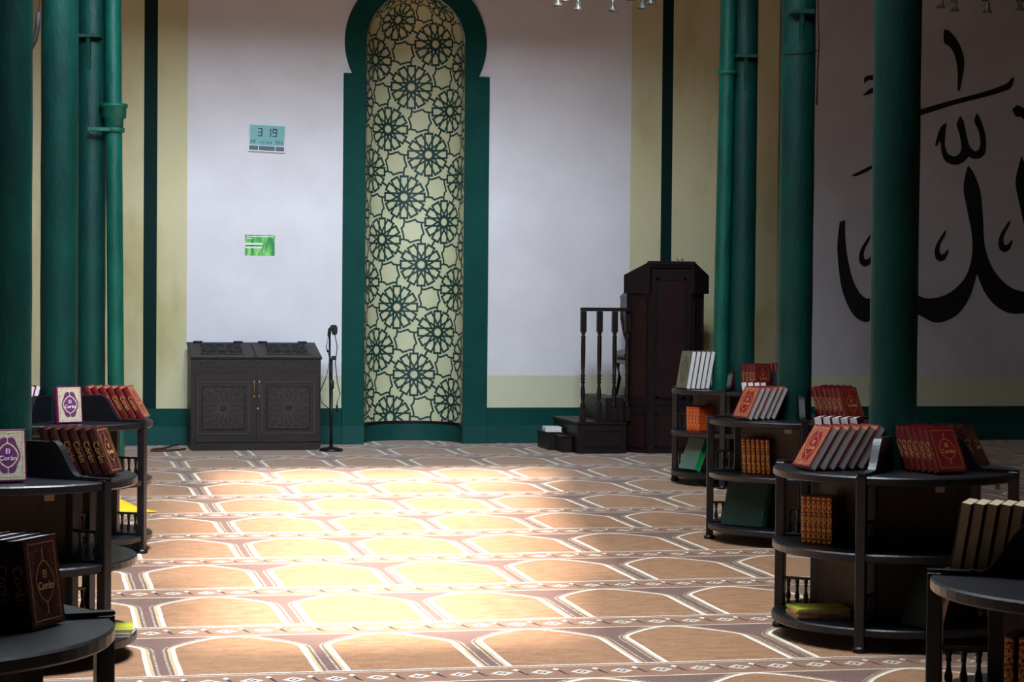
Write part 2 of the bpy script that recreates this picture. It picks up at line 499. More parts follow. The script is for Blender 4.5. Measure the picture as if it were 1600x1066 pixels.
def rect(mb, x0, x1, z0, z1, m, y):
    mb.poly([(x0, y, z0), (x1, y, z0), (x1, y, z1), (x0, y, z1)], m)
b = MB()
NL, NR, NTOP = 2.954, 3.907, 4.30
NX, NRAD, NZ = (NL + NR) / 2, (NR - NL) / 2, 3.81
zD, zG = 0.651, 0.342
def zone(x0, x1, m, lowm, y=YB, g0=0.0):
    rect(b, x0, x1, zD, CEIL, m, y); rect(b, x0, x1, zG, zD, lowm, y); rect(b, x0, x1, g0, zG, 'green_wall', y)
zone(XL, 0.887, 'cream_wall', 'cream_wall')
zone(0.887, 1.01, 'stripe_wall', 'stripe_wall')
zone(1.01, 1.287, 'cream_wall', 'cream_wall')
zone(1.287, NL, 'white_wall', 'dado_wall')
rect(b, NL, NR, NTOP, CEIL, 'white_wall', YB)
zone(NR, 5.552, 'white_wall', 'dado_wall')
zone(5.552, 5.861, 'cream_wall', 'cream_wall')
zone(5.861, 5.971, 'stripe_wall', 'stripe_wall')
zone(5.971, 7.055, 'cream_wall', 'cream_wall')
b.poly([(7.055, YB, 0), (7.055, YB + .05, 0), (7.055, YB + .05, CEIL), (7.055, YB, CEIL)], 'cream_wall')
zone(7.055, XR, 'panel_wall', 'dado_wall', YB + .05)
struct(b.build('wall_back'))
b = MB(); b.box(XL - .2, XL, YF, YB + .05, 0, CEIL, 'far_wall'); struct(b.build('wall_left'))
b = MB(); b.box(XR, XR + .2, YF, YB + .05, 0, CEIL, 'far_wall'); struct(b.build('wall_right'))
b = MB(); b.box(XL, XR, YF - .2, YF, 0, CEIL, 'far_wall'); struct(b.build('wall_front'))
# raised lower board along the foot of the back wall
b = MB()
for x0, x1, y in ((XL, 2.75, YB), (4.138, 7.055, YB), (7.055, XR, YB + .05)):
    b.box(x0, x1, y - 0.018, y, 0.0, 0.175, 'green_board', .003)
struct(b.build('baseboard_back'))
# ceiling with a large opening, and an unseen lantern over it shaped to steer the light
def bridge(mb, inner, outer, z, m):
    n = len(inner)
    for i in range(n):
        j = (i + 1) % n
        mb.poly([(*inner[i], z), (*inner[j], z), (*outer[j], z), (*outer[i], z)], m)
b = MB()
b.poly([(XL - .2, YF - .2, CEIL), (XR + .2, YF - .2, CEIL), (XR + .2, 5.97, CEIL), (XL - .2, 5.97, CEIL)], 'plaster_ceiling')
b.poly([(XL - .2, 14.67, CEIL), (XR + .2, 14.67, CEIL), (XR + .2, YB + .65, CEIL), (XL - .2, YB + .65, CEIL)], 'plaster_ceiling')
for (ya, la, ra), (yb_, lb_, rb_) in ((OPENING[0], OPENING[1]), (OPENING[2], OPENING[3]), (OPENING[4], OPENING[5])):
    b.poly([(XL - .2, ya, CEIL), (la, ya, CEIL), (lb_, yb_, CEIL), (XL - .2, yb_, CEIL)], 'plaster_ceiling')
    b.poly([(ra, ya, CEIL), (XR + .2, ya, CEIL), (XR + .2, yb_, CEIL), (rb_, yb_, CEIL)], 'plaster_ceiling')
struct(b.build('ceiling'))
b = MB()
LX0, LX1, LY0, LY1 = -2.0, 4.4, -0.2, 14.95
for q in ([(LX0, LY0), (LX1, LY0)], [(LX1, LY0), (LX1, LY1)], [(LX1, LY1), (LX0, LY1)], [(LX0, LY1), (LX0, LY0)]):
    b.poly([(*q[0], CEIL), (*q[1], CEIL), (*q[1], ROOF), (*q[0], ROOF)], 'well_plaster')
# raking baffles added to block the wall lamp, parallel to the sun's path, at the near lip and across the far third of the opening
for y, top, x0, x1 in ((5.97, 6.75, LX0, LX1), (12.5, 8.6, LX0, LX1)):
    dy = -SLANT * (top - CEIL)
    b.poly([(x0, y, CEIL), (x1, y, CEIL), (x1, y + dy, top), (x0, y + dy, top)], 'well_plaster')
bridge(b, ROOF_LIGHT, [(LX0, LY0), (LX1, LY0), (LX1, LY1), (LX0, LY1)], ROOF, 'well_plaster')
struct(b.build('light_shaping_lantern_1'))

# ================================================================== MIHRAB
mih = thing('mihrab', 'tall prayer niche with green horseshoe arch and lined with dark rosette pattern', 'niche', (NX, YB, 0))
mih_loc = Vector((NX, YB, 0))
def niche(s, z, r):
    th = s / NRAD
    if z > NZ:
        ph = min((z - NZ) / NRAD, PI / 2); rho = r * math.cos(ph); z = NZ + r * math.sin(ph)
    else: rho = r
    return (rho * math.sin(th), rho * math.cos(th), z)
SMAX = PI / 2 * NRAD
ZB = 0.19
b = MB()
zs = [0.0, ZB] + [ZB + (NZ - ZB) * k / 12 for k in range(1, 13)] + [NZ + NRAD * PI / 2 * k / 10 for k in range(1, 11)]
ns = 36
grid = [[niche(-SMAX + 2 * SMAX * i / ns, z, NRAD) for i in range(ns + 1)] for z in zs]
vs = [p for row in grid for p in row]
fs = [(k * (ns + 1) + i, k * (ns + 1) + i + 1, (k + 1) * (ns + 1) + i + 1, (k + 1) * (ns + 1) + i) for k in range(len(zs) - 1) for i in range(ns)]
b.raw(vs, fs, 'niche_cream', True)
b.build('niche_lining', mih)
# star and rosette strapwork
b = MB()
LAT = 0.479; S0, Z0 = 0.0375, 3.435
va = Vector((math.cos(R(-30)), math.sin(R(-30)))) * LAT
vb = Vector((math.cos(R(-120)), math.sin(R(-120)))) * LAT
mapn = lambda s, z: niche(s, z, NRAD - 0.003)
def clip_strip(pts, w, closed=False):
    P = [Vector(p) for p in pts]
    if closed: P.append(P[0])
    for a, c in zip(P[:-1], P[1:]):
        # clip the segment against the lining
        t0, t1 = 0.0, 1.0; d = c - a; ok = True
        for lo, hi, k in ((-SMAX + .004, SMAX - .004, 0), (ZB + .006, 4.5, 1)):
            if abs(d[k]) < 1e-9:
                if not (lo <= a[k] <= hi): ok = False
            else:
                u0, u1 = (lo - a[k]) / d[k], (hi - a[k]) / d[k]
                if u0 > u1: u0, u1 = u1, u0
                t0, t1 = max(t0, u0), min(t1, u1)
        if ok and t1 - t0 > 1e-4:
            b.strip([a + d * t0, a + d * t1], w, 'niche_pattern', mapn, seg=0.05)
pol = lambda c, r, deg: c + Vector((math.cos(R(deg)), math.sin(R(deg)))) * r
RR, WD = 0.203, 0.0230
for i in range(-8, 12):
    for j in range(-8, 12):
        c = Vector((S0, Z0)) + va * i + vb * j
        if not (abs(c.x) < SMAX + .25 and -.05 < c.y < 4.75): continue
        for k in range(12):      # twelve petals: pairs of parallel straps, all tangent to the inner star
            u = Vector((math.cos(R(30 * k)), math.sin(R(30 * k)))); n = Vector((-u.y, u.x))
            for sg in (1, -1):
                clip_strip([c + u * RR + n * sg * RR * .182, c + u * RR * .12 + n * sg * RR * .182], WD * .82)
            clip_strip([c + u * RR + n * RR * .20, c + u * RR - n * RR * .20], WD * .9)
        # eight-cornered star in the middle of each square of rosettes
        s = c + (va + vb) / 2
        st = []
        for k in range(4):
            for an, r_ in ((43, .120), (29.5, .100), (-13, .114), (-26.6, .101)):
                st.append(pol(s, r_, an - 90 * k))
            clip_strip([pol(s, .118, 133 + 90 * k), pol(s, .156, 124 + 90 * k)], WD * .8)
        clip_strip(st, WD * .78, True)
        for base in (va, vb):
            u = base.normalized()
            clip_strip([c + u * RR * .99, c + base - u * RR * .99], WD * .9)
b.build('rosette_pattern', mih)
b = MB()      # curved skirting and its dark moulding
for z0, z1, rr, m in ((0.0, 0.172, NRAD - .004, 'green_board'), (0.172, 0.192, NRAD - .02, 'minbar_wood')):
    vs = [niche(-SMAX + 2 * SMAX * i / ns, z, rr) for z in (z0, z1) for i in range(ns + 1)]
    b.raw(vs, [(i, i + 1, ns + 2 + i, ns + 1 + i) for i in range(ns)], m, True)
    if z1 > .18:
        vs = [niche(-SMAX + 2 * SMAX * i / ns, z1, r_) for r_ in (rr, NRAD) for i in range(ns + 1)]
        b.raw(vs, [(i, i + 1, ns + 2 + i, ns + 1 + i) for i in range(ns)], m)
b.build('niche_skirting', mih)
SH = 3.505
for x0, x1 in ((2.742, NL), (NR, 4.142)):
    b = MB(); b.box(x0 - NX, x1 - NX, -0.04, 0.0, 0.0, SH, 'green_wall', .004)
    b.box(x0 - NX - .004, x1 - NX + .002, -0.05, 0.0, 0.0, 0.178, 'green_board', .003)
    b.build('pillar', mih)
b = MB()
a0 = math.asin((SH - NZ) / 0.68)
out = [(0.68 * math.cos(a0 + (PI - 2 * a0) * k / 40), NZ + 0.68 * math.sin(a0 + (PI - 2 * a0) * k / 40)) for k in range(41)]
inn = [(NRAD, SH)] + [(NRAD * math.cos(PI * k / 36), NZ + NRAD * math.sin(PI * k / 36)) for k in range(37)] + [(-NRAD, SH)]
k_in = [inn[min(len(inn) - 1, round(i * (len(inn) - 1) / 40))] for i in range(41)]
for i in range(40):
    o1, o2, i1, i2 = out[i], out[i + 1], k_in[i], k_in[i + 1]
    y = -0.03
    b.poly([(o1[0], y, o1[1]), (o2[0], y, o2[1]), (i2[0], y, i2[1]), (i1[0], y, i1[1])], 'green_wall')
    b.poly([(o1[0], y, o1[1]), (o2[0], y, o2[1]), (o2[0], 0, o2[1]), (o1[0], 0, o1[1])], 'green_wall')
    b.poly([(i1[0], y, i1[1]), (i2[0], y, i2[1]), (i2[0], 0, i2[1]), (i1[0], 0, i1[1])], 'green_wall')
b.build('horseshoe_arch', mih)

# ================================================================== CALLIGRAPHY
CALL = {'A': [(8.799, 4.121), (8.845, 4.116), (8.929, 4.035), (8.993, 3.919), (9.02, 3.802), (9.007, 3.667), (8.973, 3.508), (8.952, 3.521), (8.953, 3.648), (8.94, 3.783), (8.91, 3.883), (8.866, 3.949), (8.8, 3.997)], 'B': [(8.338, 3.249), (8.598, 3.33), (8.91, 3.422), (9.198, 3.5), (9.469, 3.596), (9.541, 3.665), (9.559, 3.649), (9.524, 3.557), (9.416, 3.51), (9.199, 3.446), (8.911, 3.371), (8.599, 3.269), (8.339, 3.202)], 'C': [(7.96, 3.613), (7.995, 3.638), (8.087, 3.647), (8.154, 3.652), (8.155, 3.606), (8.088, 3.59), (8.013, 3.595), (7.961, 3.56)], 'D': [(7.945, 3.436), (8.015, 3.505), (8.089, 3.53), (8.156, 3.545), (8.157, 3.505), (8.089, 3.483), (7.998, 3.448)], 'E': [(7.835, 2.643), (7.955, 2.702), (8.078, 2.765), (8.272, 2.876), (8.287, 2.846), (8.078, 2.731), (7.99, 2.679), (7.885, 2.637)], 'F': [(8.719, 2.959), (8.753, 3.088), (8.791, 3.16), (8.841, 3.194), (8.828, 3.073), (8.823, 2.972), (8.853, 2.888), (8.911, 2.856), (8.972, 2.874), (9.004, 2.942), (8.98, 3.076), (8.949, 3.177), (8.984, 3.262), (9.021, 3.212), (9.052, 3.078), (9.09, 2.961), (9.142, 2.911), (9.188, 2.929), (9.206, 2.997), (9.186, 3.115), (9.137, 3.215), (9.165, 3.297), (9.202, 3.234), (9.247, 3.116), (9.267, 2.999), (9.258, 2.897), (9.208, 2.845), (9.136, 2.834), (9.081, 2.856), (9.035, 2.808), (8.963, 2.773), (8.89, 2.778), (8.829, 2.81), (8.792, 2.887), (8.779, 2.988), (8.765, 3.004), (8.737, 2.953)], 'G': [(9.075, 2.768), (9.031, 2.554), (9.071, 2.336), (9.129, 2.066), (9.132, 1.863), (9.081, 1.676), (8.974, 1.54), (8.831, 1.454), (8.687, 1.426), (8.59, 1.442), (8.488, 1.512), (8.415, 1.636), (8.376, 1.82), (8.355, 2.089), (8.322, 2.39), (8.284, 2.524), (8.237, 2.356), (8.255, 2.087), (8.265, 1.853), (8.239, 1.668), (8.184, 1.516), (8.121, 1.448), (8.061, 1.428), (8.008, 1.421), (7.936, 1.48), (7.863, 1.614), (7.803, 1.847), (7.779, 2.047), (7.777, 2.198), (7.721, 2.18), (7.699, 1.963), (7.709, 1.779), (7.744, 1.546), (7.803, 1.379), (7.886, 1.245), (7.993, 1.186), (8.082, 1.213), (8.17, 1.274), (8.24, 1.382), (8.309, 1.551), (8.382, 1.417), (8.491, 1.3), (8.592, 1.25), (8.745, 1.183), (8.888, 1.211), (9.014, 1.293), (9.12, 1.456), (9.189, 1.677), (9.265, 1.508), (9.376, 1.373), (9.505, 1.296), (9.633, 1.276), (9.761, 1.305), (9.889, 1.394), (9.978, 1.566), (9.957, 1.736), (9.841, 2.076), (9.799, 2.415), (9.739, 2.686), (9.652, 2.872), (9.594, 2.616), (9.642, 2.379), (9.7, 2.142), (9.763, 1.87), (9.781, 1.7), (9.757, 1.564), (9.699, 1.502), (9.574, 1.535), (9.445, 1.629), (9.341, 1.763), (9.276, 1.932), (9.256, 2.068), (9.242, 2.271), (9.213, 2.507), (9.138, 2.692)], 'K': [(8.857, 2.12), (8.828, 2.095), (8.751, 1.976), (8.731, 1.892), (8.746, 1.825), (8.79, 1.795), (8.843, 1.819), (8.878, 1.894), (8.874, 1.927), (8.832, 1.876), (8.796, 1.869), (8.781, 1.909), (8.794, 1.977), (8.84, 2.062)], 'L': [(9.546, 3.344), (9.6, 3.389), (9.681, 3.347), (9.749, 3.23), (9.788, 3.095), (9.766, 3.088), (9.694, 3.222), (9.639, 3.268), (9.584, 3.274)], 'K2': [(8.052, 2.058), (8.024, 2.034), (7.948, 1.916), (7.928, 1.832), (7.943, 1.765), (7.986, 1.735), (8.039, 1.759), (8.073, 1.834), (8.069, 1.867), (8.027, 1.816), (7.992, 1.809), (7.977, 1.849), (7.99, 1.916), (8.035, 2.001)], 'K3': [(9.545, 2.224), (9.516, 2.2), (9.438, 2.08), (9.417, 1.995), (9.433, 1.927), (9.477, 1.897), (9.532, 1.922), (9.567, 1.997), (9.563, 2.031), (9.52, 1.98), (9.483, 1.972), (9.468, 2.013), (9.482, 2.081), (9.528, 2.166)]}
b = MB()
X0c, Z0c = 8.8, 1.18
for k, pts in CALL.items():
    P = smooth_outline([(x - X0c, z - Z0c) for x, z in pts])
    b.prism(P, 'y', -0.006, 0.0, 'calligraphy_paint')
cal = tag(b.build('calligraphy', loc=(X0c, YB + .05, Z0c)), 'large black Arabic calligraphy painted across the grey right wall panel', 'wall lettering')

# ================================================================== CLOCK AND CARD
ck = thing('wall_clock', 'white digital clock with teal screen reading 3 19 on white wall', 'clock', (2.022, YB, 2.875))
tilt = R(2.0)
ckroot = ck; ck.rotation_euler = (0, tilt, 0)
b = MB()
w, h = .175, .131
b.box(-w, w, -.03, 0, -h, h, 'clock_case', .006)
case = b.build('case', ck)
b = MB(); b.box(-w + .012, w - .012, -.033, -.029, -h + .062, h - .012, 'clock_lcd'); scr = b.build('screen', ck)
SEG = {'0': 'abcdef', '1': 'bc', '2': 'abged', '3': 'abgcd', '4': 'fgbc', '5': 'afgcd', '6': 'afgedc', '7': 'abc', '8': 'abcdefg', '9': 'abcdfg'}
def seg7(mb, ch, x, z, hh, ww, th, y):
    q = {'a': (0, ww, hh - th, hh), 'g': (0, ww, hh / 2 - th / 2, hh / 2 + th / 2), 'd': (0, ww, 0, th),
         'f': (0, th, hh / 2, hh), 'b': (ww - th, ww, hh / 2, hh), 'e': (0, th, 0, hh / 2), 'c': (ww - th, ww, 0, hh / 2)}
    for s in SEG[ch]:
        a = q[s]; e = th * .12
        mb.box(x + a[0] + e, x + a[1] - e, y - .001, y, z + a[2] + e, z + a[3] - e, 'clock_digit')
for nm, items in (('hour_digit', [('3', -.088, .012, .080, .044, .013)]),
                  ('minute_digits', [('1', -.006, .012, .080, .044, .013), ('9', .048, .012, .080, .044, .013)]),
                  ('temperature_digits', [('2', -.152, -.052, .032, .017, .006), ('9', -.130, -.052, .032, .017, .006)]),
                  ('date_digits', [(c_, x_, -.052, .022, .011, .004) for c_, x_ in (('1', -.074), ('7', -.060), ('6', -.034), ('2', -.008), ('0', .006), ('1', .020), ('6', .034))]),
                  ('small_time_digits', [('3', .080, -.052, .032, .017, .006), ('5', .106, -.052, .032, .017, .006), ('5', .130, -.052, .032, .017, .006)])):
    b = MB()
    for ch, x_, z_, hh, ww, th_ in items: seg7(b, ch, x_, z_, hh, ww, th_, -.033)
    if nm.startswith('temp'): b.box(-.110, -.103, -.034, -.033, -.027, -.020, 'clock_digit')
    if nm.startswith('small'):
        for z_ in (-.046, -.032): b.box(.0995, .1035, -.034, -.033, z_, z_ + .004, 'clock_digit')
    b.build(nm, scr)
b = MB()
for x0, x1 in ((-w + .012, -.078), (-.072, .078), (.084, w - .012)):
    b.box(x0, x1, -.032, -.029, -h + .014, -h + .056, 'clock_button')
b.build('button_strip', ck)

cd = thing('leaf_card', 'small green grass photo card with white text strip taped on wall', 'card', (1.965, YB, 1.872))
b = MB(); b.box(-.139, .139, -.003, 0, -.097, .097, 'card_leaf'); sh_ = b.build('sheet', cd)
b = MB()
b.box(-.137, .02, -.0045, -.003, -.028, -.012, 'card_white'); b.box(-.137, .028, -.0045, -.003, .004, .022, 'card_white')
b.box(-.125, -.05, -.005, -.003, -.008, .002, 'card_ink'); b.box(-.045, .0, -.005, -.003, -.008, .002, 'card_ink')
b.box(-.125, .125, -.0045, -.003, .078, .086, 'card_white'); b.box(-.125, -.07, -.0045, -.003, .060, .066, 'card_white')
b.build('text_strip', cd)

# ================================================================== COLUMNS AND PIPES
def column(x, y, label, bracket=None, rad=0.1025):
    t = thing('column', label, 'column', (x, y, 0), 0, 'green iron columns')
    b = MB()
    b.lathe([(rad + .02, 0), (rad + .02, .04), (rad, .06)] + [(rad + .0012 * math.sin(k * 2.3), .06 + (CEIL - .06) * k / 24) for k in range(1, 24)] + [(rad, CEIL - .35), (rad + .03, CEIL - .33), (rad + .03, CEIL - .28), (rad + .1, CEIL - .04), (rad + .1, CEIL)], 'column_green', 28)
    b.build('shaft', t)
    if bracket:
        ang, z, wdt, drop = bracket
        b = MB()
        M = Matrix.Rotation(ang, 4, 'Z')
        b.box(-wdt / 2, wdt / 2, -rad - .07, -rad + .03, z - .012, z + .012, 'column_green', .003, M=M)
        b.prism([(-rad + .02, z - .01), (-rad - .055, z - .01), (-rad - .02, z - drop * .6), (-rad + .0, z - drop), (-rad + .02, z - drop)], 'x', -.012, .012, 'column_green', M=M)
        b.build('bracket', t)
    return t
view = lambda x, y: -math.atan2(x, y)
CASES = dict(
    BR1=(3.615, 8.945, -37.0), BR2=(4.405, 12.455, -14.5), BR3=(5.250, 16.16, -32.0), BR0=(2.826, 5.328, -27.9),
    L3=(0.072, 12.561, 62.7), L2=(-0.159, 8.981, 48.5), L1=(-0.370, 5.028, 101.0))
c_BR1 = column(3.60, 8.945, 'near right dark green column rising from round bookcase, crossing the calligraphy')
c_BR2 = column(4.385, 12.455, 'right green column with a wire loop, behind the near right column', (view(4.4, 12.4) + R(8), 3.14, .15, .17))
column(5.255, 16.16, 'far right green column with small bracket, behind a slimmer pipe', (view(5.25, 16.2) + R(5), 3.28, .17, .25))
column(2.826, 5.328, 'nearest right green column standing in the foreground bookcase')
column(0.074, 12.561, 'left green column rising from the bookcase with the cream and purple book')
column(-0.155, 8.981, 'dark green column at the left edge of the picture')
column(-0.370, 5.028, 'foreground left green column inside the nearest left bookcase')
column(0.330, 16.4, 'far left green column with flat bracket beside the collared pipe', (view(.3, 16.4) - R(12), 3.30, .18, .24))

def pipe(name, label, pts, r, collar=None, clamp=None):
    t = thing(name, label, 'pipe', pts[0])
    o = Vector(pts[0]); P = [Vector(p) - o for p in pts]
    b = MB(); n = 20
    b.tube([P[0].lerp(P[-1], k / n) for k in range(n + 1)], r, 'pipe_green', 18); b.build('tube', t)
    at = lambda z: P[0].lerp(P[-1], z / P[-1].z)
    if collar:
        p = at(collar); M = Matrix.Translation((p.x, p.y, 0)); b = MB(); z = collar
        b.lathe([(r, z - .20), (r + .008, z - .195), (r + .012, z - .10), (r + .03, z - .09), (r + .032, z - .02), (r + .042, z - .015), (r + .042, z + .01), (r, z + .012)], 'pipe_green', 24, M=M)
        b.build('collar', t)
    if clamp:
        z, dx = clamp; p = at(z); b = MB(); M = Matrix.Translation((p.x, p.y, 0))
        b.lathe([(r, z - .02), (r + .018, z - .016), (r + .018, z + .016), (r, z + .02)], 'pipe_green', 24, M=M)
        if dx: b.box(min(0, dx) + p.x, max(0, dx) + p.x, p.y - .07, p.y - .045, z - .014, z + .014, 'pipe_green', .003)
        b.build('clamp', t)
    return t
pipe('drain_pipe', 'bright green drain pipe with bell collar beside the far left column', [(.515, 16.25, 0), (.448, 16.25, CEIL)], .060, 2.80, (2.62, -.19))
pipe('drain_pipe', 'slim leaning green pipe in front of the far right column', [(5.255 - .17 * .951 - .028 * .309, 16.16 + .17 * .309 - .028 * .951, 0), (5.255 - .103 * .951 - .15 * .309, 16.16 + .103 * .309 - .15 * .951, CEIL)], .060, None, (3.16, 0))

# wires
b = MB()
b.tube([(Vector((4.385, 12.455, 2.92)) + Vector((.107 * math.cos(t), .107 * math.sin(t), .02 * math.sin(t * 1.0 + .6)))) for t in [2 * PI * k / 24 for k in range(25)]], .004, 'black_rubber', 6)
b.tube([(4.478, 12.40, 5.5), (4.487, 12.41, 3.3), (4.494, 12.40, 2.95), (4.484, 12.39, 2.8), (4.482, 12.39, 2.60)], .005, 'black_rubber', 6)
tag(b.build('wire'), 'thin dark wire looped round and hanging down the middle right column', 'wire')
b = MB()
b.tube([(-.040, 12.3, 5.5), (-.040, 12.3, 3.02), (-.042, 12.3, 2.98)], .003, 'black_rubber', 6)
b.tube([(-.042, 12.3, 2.98), (-.048, 12.3, 2.90), (-.062, 12.3, 2.83), (-.09, 12.3, 2.77)], .014, 'black_rubber', 8)
tag(b.build('hanging_cable'), 'black hanging cable end between the two left columns near the top', 'cable')

# ================================================================== ROUND BOOKCASES
RS, ZT, ZM, ZL, TH = 0.527, 0.73, 0.41, 0.10, 0.035
def annulus(z, ri=.108):
    b = MB()
    b.lathe([(ri, z - TH), (RS - .006, z - TH), (RS, z - TH + .006), (RS, z - .006), (RS - .006, z), (ri, z), (ri, z - TH)], 'dark_wood', 64, smooth=False, cap=False)
    return b
ME = {}
ME['top_shelf'] = annulus(ZT).mesh('top_shelf')
ME['middle_shelf'] = annulus(ZM).mesh('middle_shelf')
ME['bottom_shelf'] = annulus(ZL).mesh('bottom_shelf')
b = MB()
K = .345 * math.cos(PI / 4)
M45 = Matrix.Rotation(PI / 4, 4, 'Z')
for z0, z1 in ((ZL + .001, ZM - TH - .001), (ZM + .001, ZT - TH - .001)):
    for q in range(4):
        M = Matrix.Rotation(PI / 4 + q * PI / 2, 4, 'Z')
        b.box(-K, K, -K - .006, -K + .006, z0, z1, 'panel_wood', M=M)
    for q in range(4):
        M = Matrix.Rotation(q * PI / 2, 4, 'Z')
        b.box(-.019, .019, -.372, -.332, z0, z1, 'dark_wood', .003, M=M)
ME['core'] = b.mesh('core')
b = MB(); b.box(-.021, .021, -.536, -.494, .012, ZT + .006, 'dark_wood', .003); ME['post'] = b.mesh('post')
b = MB(); b.lathe([(.030, 0), (.034, .006), (.034, .016), (.024, .024)], 'dark_wood', 16, c=(0, -.515)); ME['foot'] = b.mesh('foot')
prof = [(-.108, ZT + .001), (-.108, ZT + .145), (-.245, ZT + .145)]
for nm, z in (('top_shelf', ZT), ('middle_shelf', ZM), ('bottom_shelf', ZL)):
    ME[nm + '_wide'] = annulus(z, .238).mesh(nm)      # wide opening where a pipe shares the bookcase
for k in range(1, 15):
    t = k / 14.0
    prof.append((-.245 - .17 * t, ZT + .018 + .127 * (0.5 + 0.5 * math.cos(PI * t)) + .012 * math.sin(2 * PI * t)))
prof += [(-.425, ZT + .014), (-.537, ZT + .014), (-.537, ZT + .0065), (-.493, ZT + .0065), (-.493, ZT + .001)]
b = MB(); b.prism(prof, 'x', -.017, .017, 'dark_wood'); ME['divider'] = b.mesh('divider')
b = MB(); b.prism([(-.238, ZT + .001), (-.238, ZT + .145)] + prof[2:], 'x', -.017, .017, 'dark_wood'); ME['divider_wide'] = b.mesh('divider')
def bal(z):
    b = MB()
    b.lathe([(.010, z), (.010, z + .008), (.006, z + .012), (.011, z + .022), (.0115, z + .034), (.007, z + .052), (.006, z + .070), (.009, z + .078), (.0065, z + .084), (.010, z + .094), (.010, z + .104)], 'dark_wood', 12)
    return b
for nm, z in (('low', ZL), ('mid', ZM)):
    b = MB()
    b.box(-.010, .010, -.496, -.370, z + .115, z + .127, 'dark_wood', .003)
    ME['gallery_' + nm] = b.mesh('gallery_rail')
    b = MB(); b.box(-.012, .012, -.496, -.370, z + .001, z + .012, 'dark_wood', .003); ME['sill_' + nm] = b.mesh('gallery_sill'); ME['bal_' + nm] = bal(z + .0115).mesh('baluster')
b = MB(); b.box(-.020, .020, -.492, -.490, ZT - TH - .026, ZT - TH - .0005, 'paper_label'); ME['label'] = b.mesh('label_card')

LBL = dict(
    BR1='large black round bookcase near right with leaning red books on its four top sections',
    BR2='black round bookcase second along on the right with big green book leaning low',
    BR3='farthest right round black bookcase with olive white-paged books, beside the dark pulpit',
    BR0='black round bookcase cut off at the lower right corner, cream page edges above',
    L3='left round black bookcase farthest back, yellow cloth on the carpet behind it',
    L2='left black round bookcase in the middle, cream and purple book facing out at edge',
    L1='black round bookcase nearest in the lower left corner, dark brown books on top')
CARDS = dict(BR1=(22, 60), BR2=(-6,), L2=(-22, 20))
for key, (x, y, az) in CASES.items():
    t = thing('bookcase', LBL[key], 'bookcase', (x, y, 0), R(az), 'round bookcases built around columns')
    wide = '_wide' if key == 'BR3' else ''
    put('core', ME['core'], t)
    for p in ('top_shelf', 'middle_shelf', 'bottom_shelf'):
        put(p, ME[p + wide], t)
    for q in range(4):
        rz = (0, 0, q * PI / 2)
        po = put('post', ME['post'], t, rot=rz); put('foot', ME['foot'], po)
        put('divider', ME['divider' + wide], t, rot=rz)
        for lv in ('low', 'mid'):
            g = put('gallery_rail', ME['gallery_' + lv], t, rot=rz); put('gallery_sill', ME['sill_' + lv], g)
            for k in range(3):
                put('baluster', ME['bal_' + lv], g, loc=(0, -.396 - .040 * k, 0))
    va_ = view(x, y)
    for a in CARDS.get(key, ()):
        c_ = put('label_card', ME['label'], t, rot=(0, 0, va_ + R(a) - R(az)))
        c_['label'] = 'small blank tan paper card hanging under the rim'

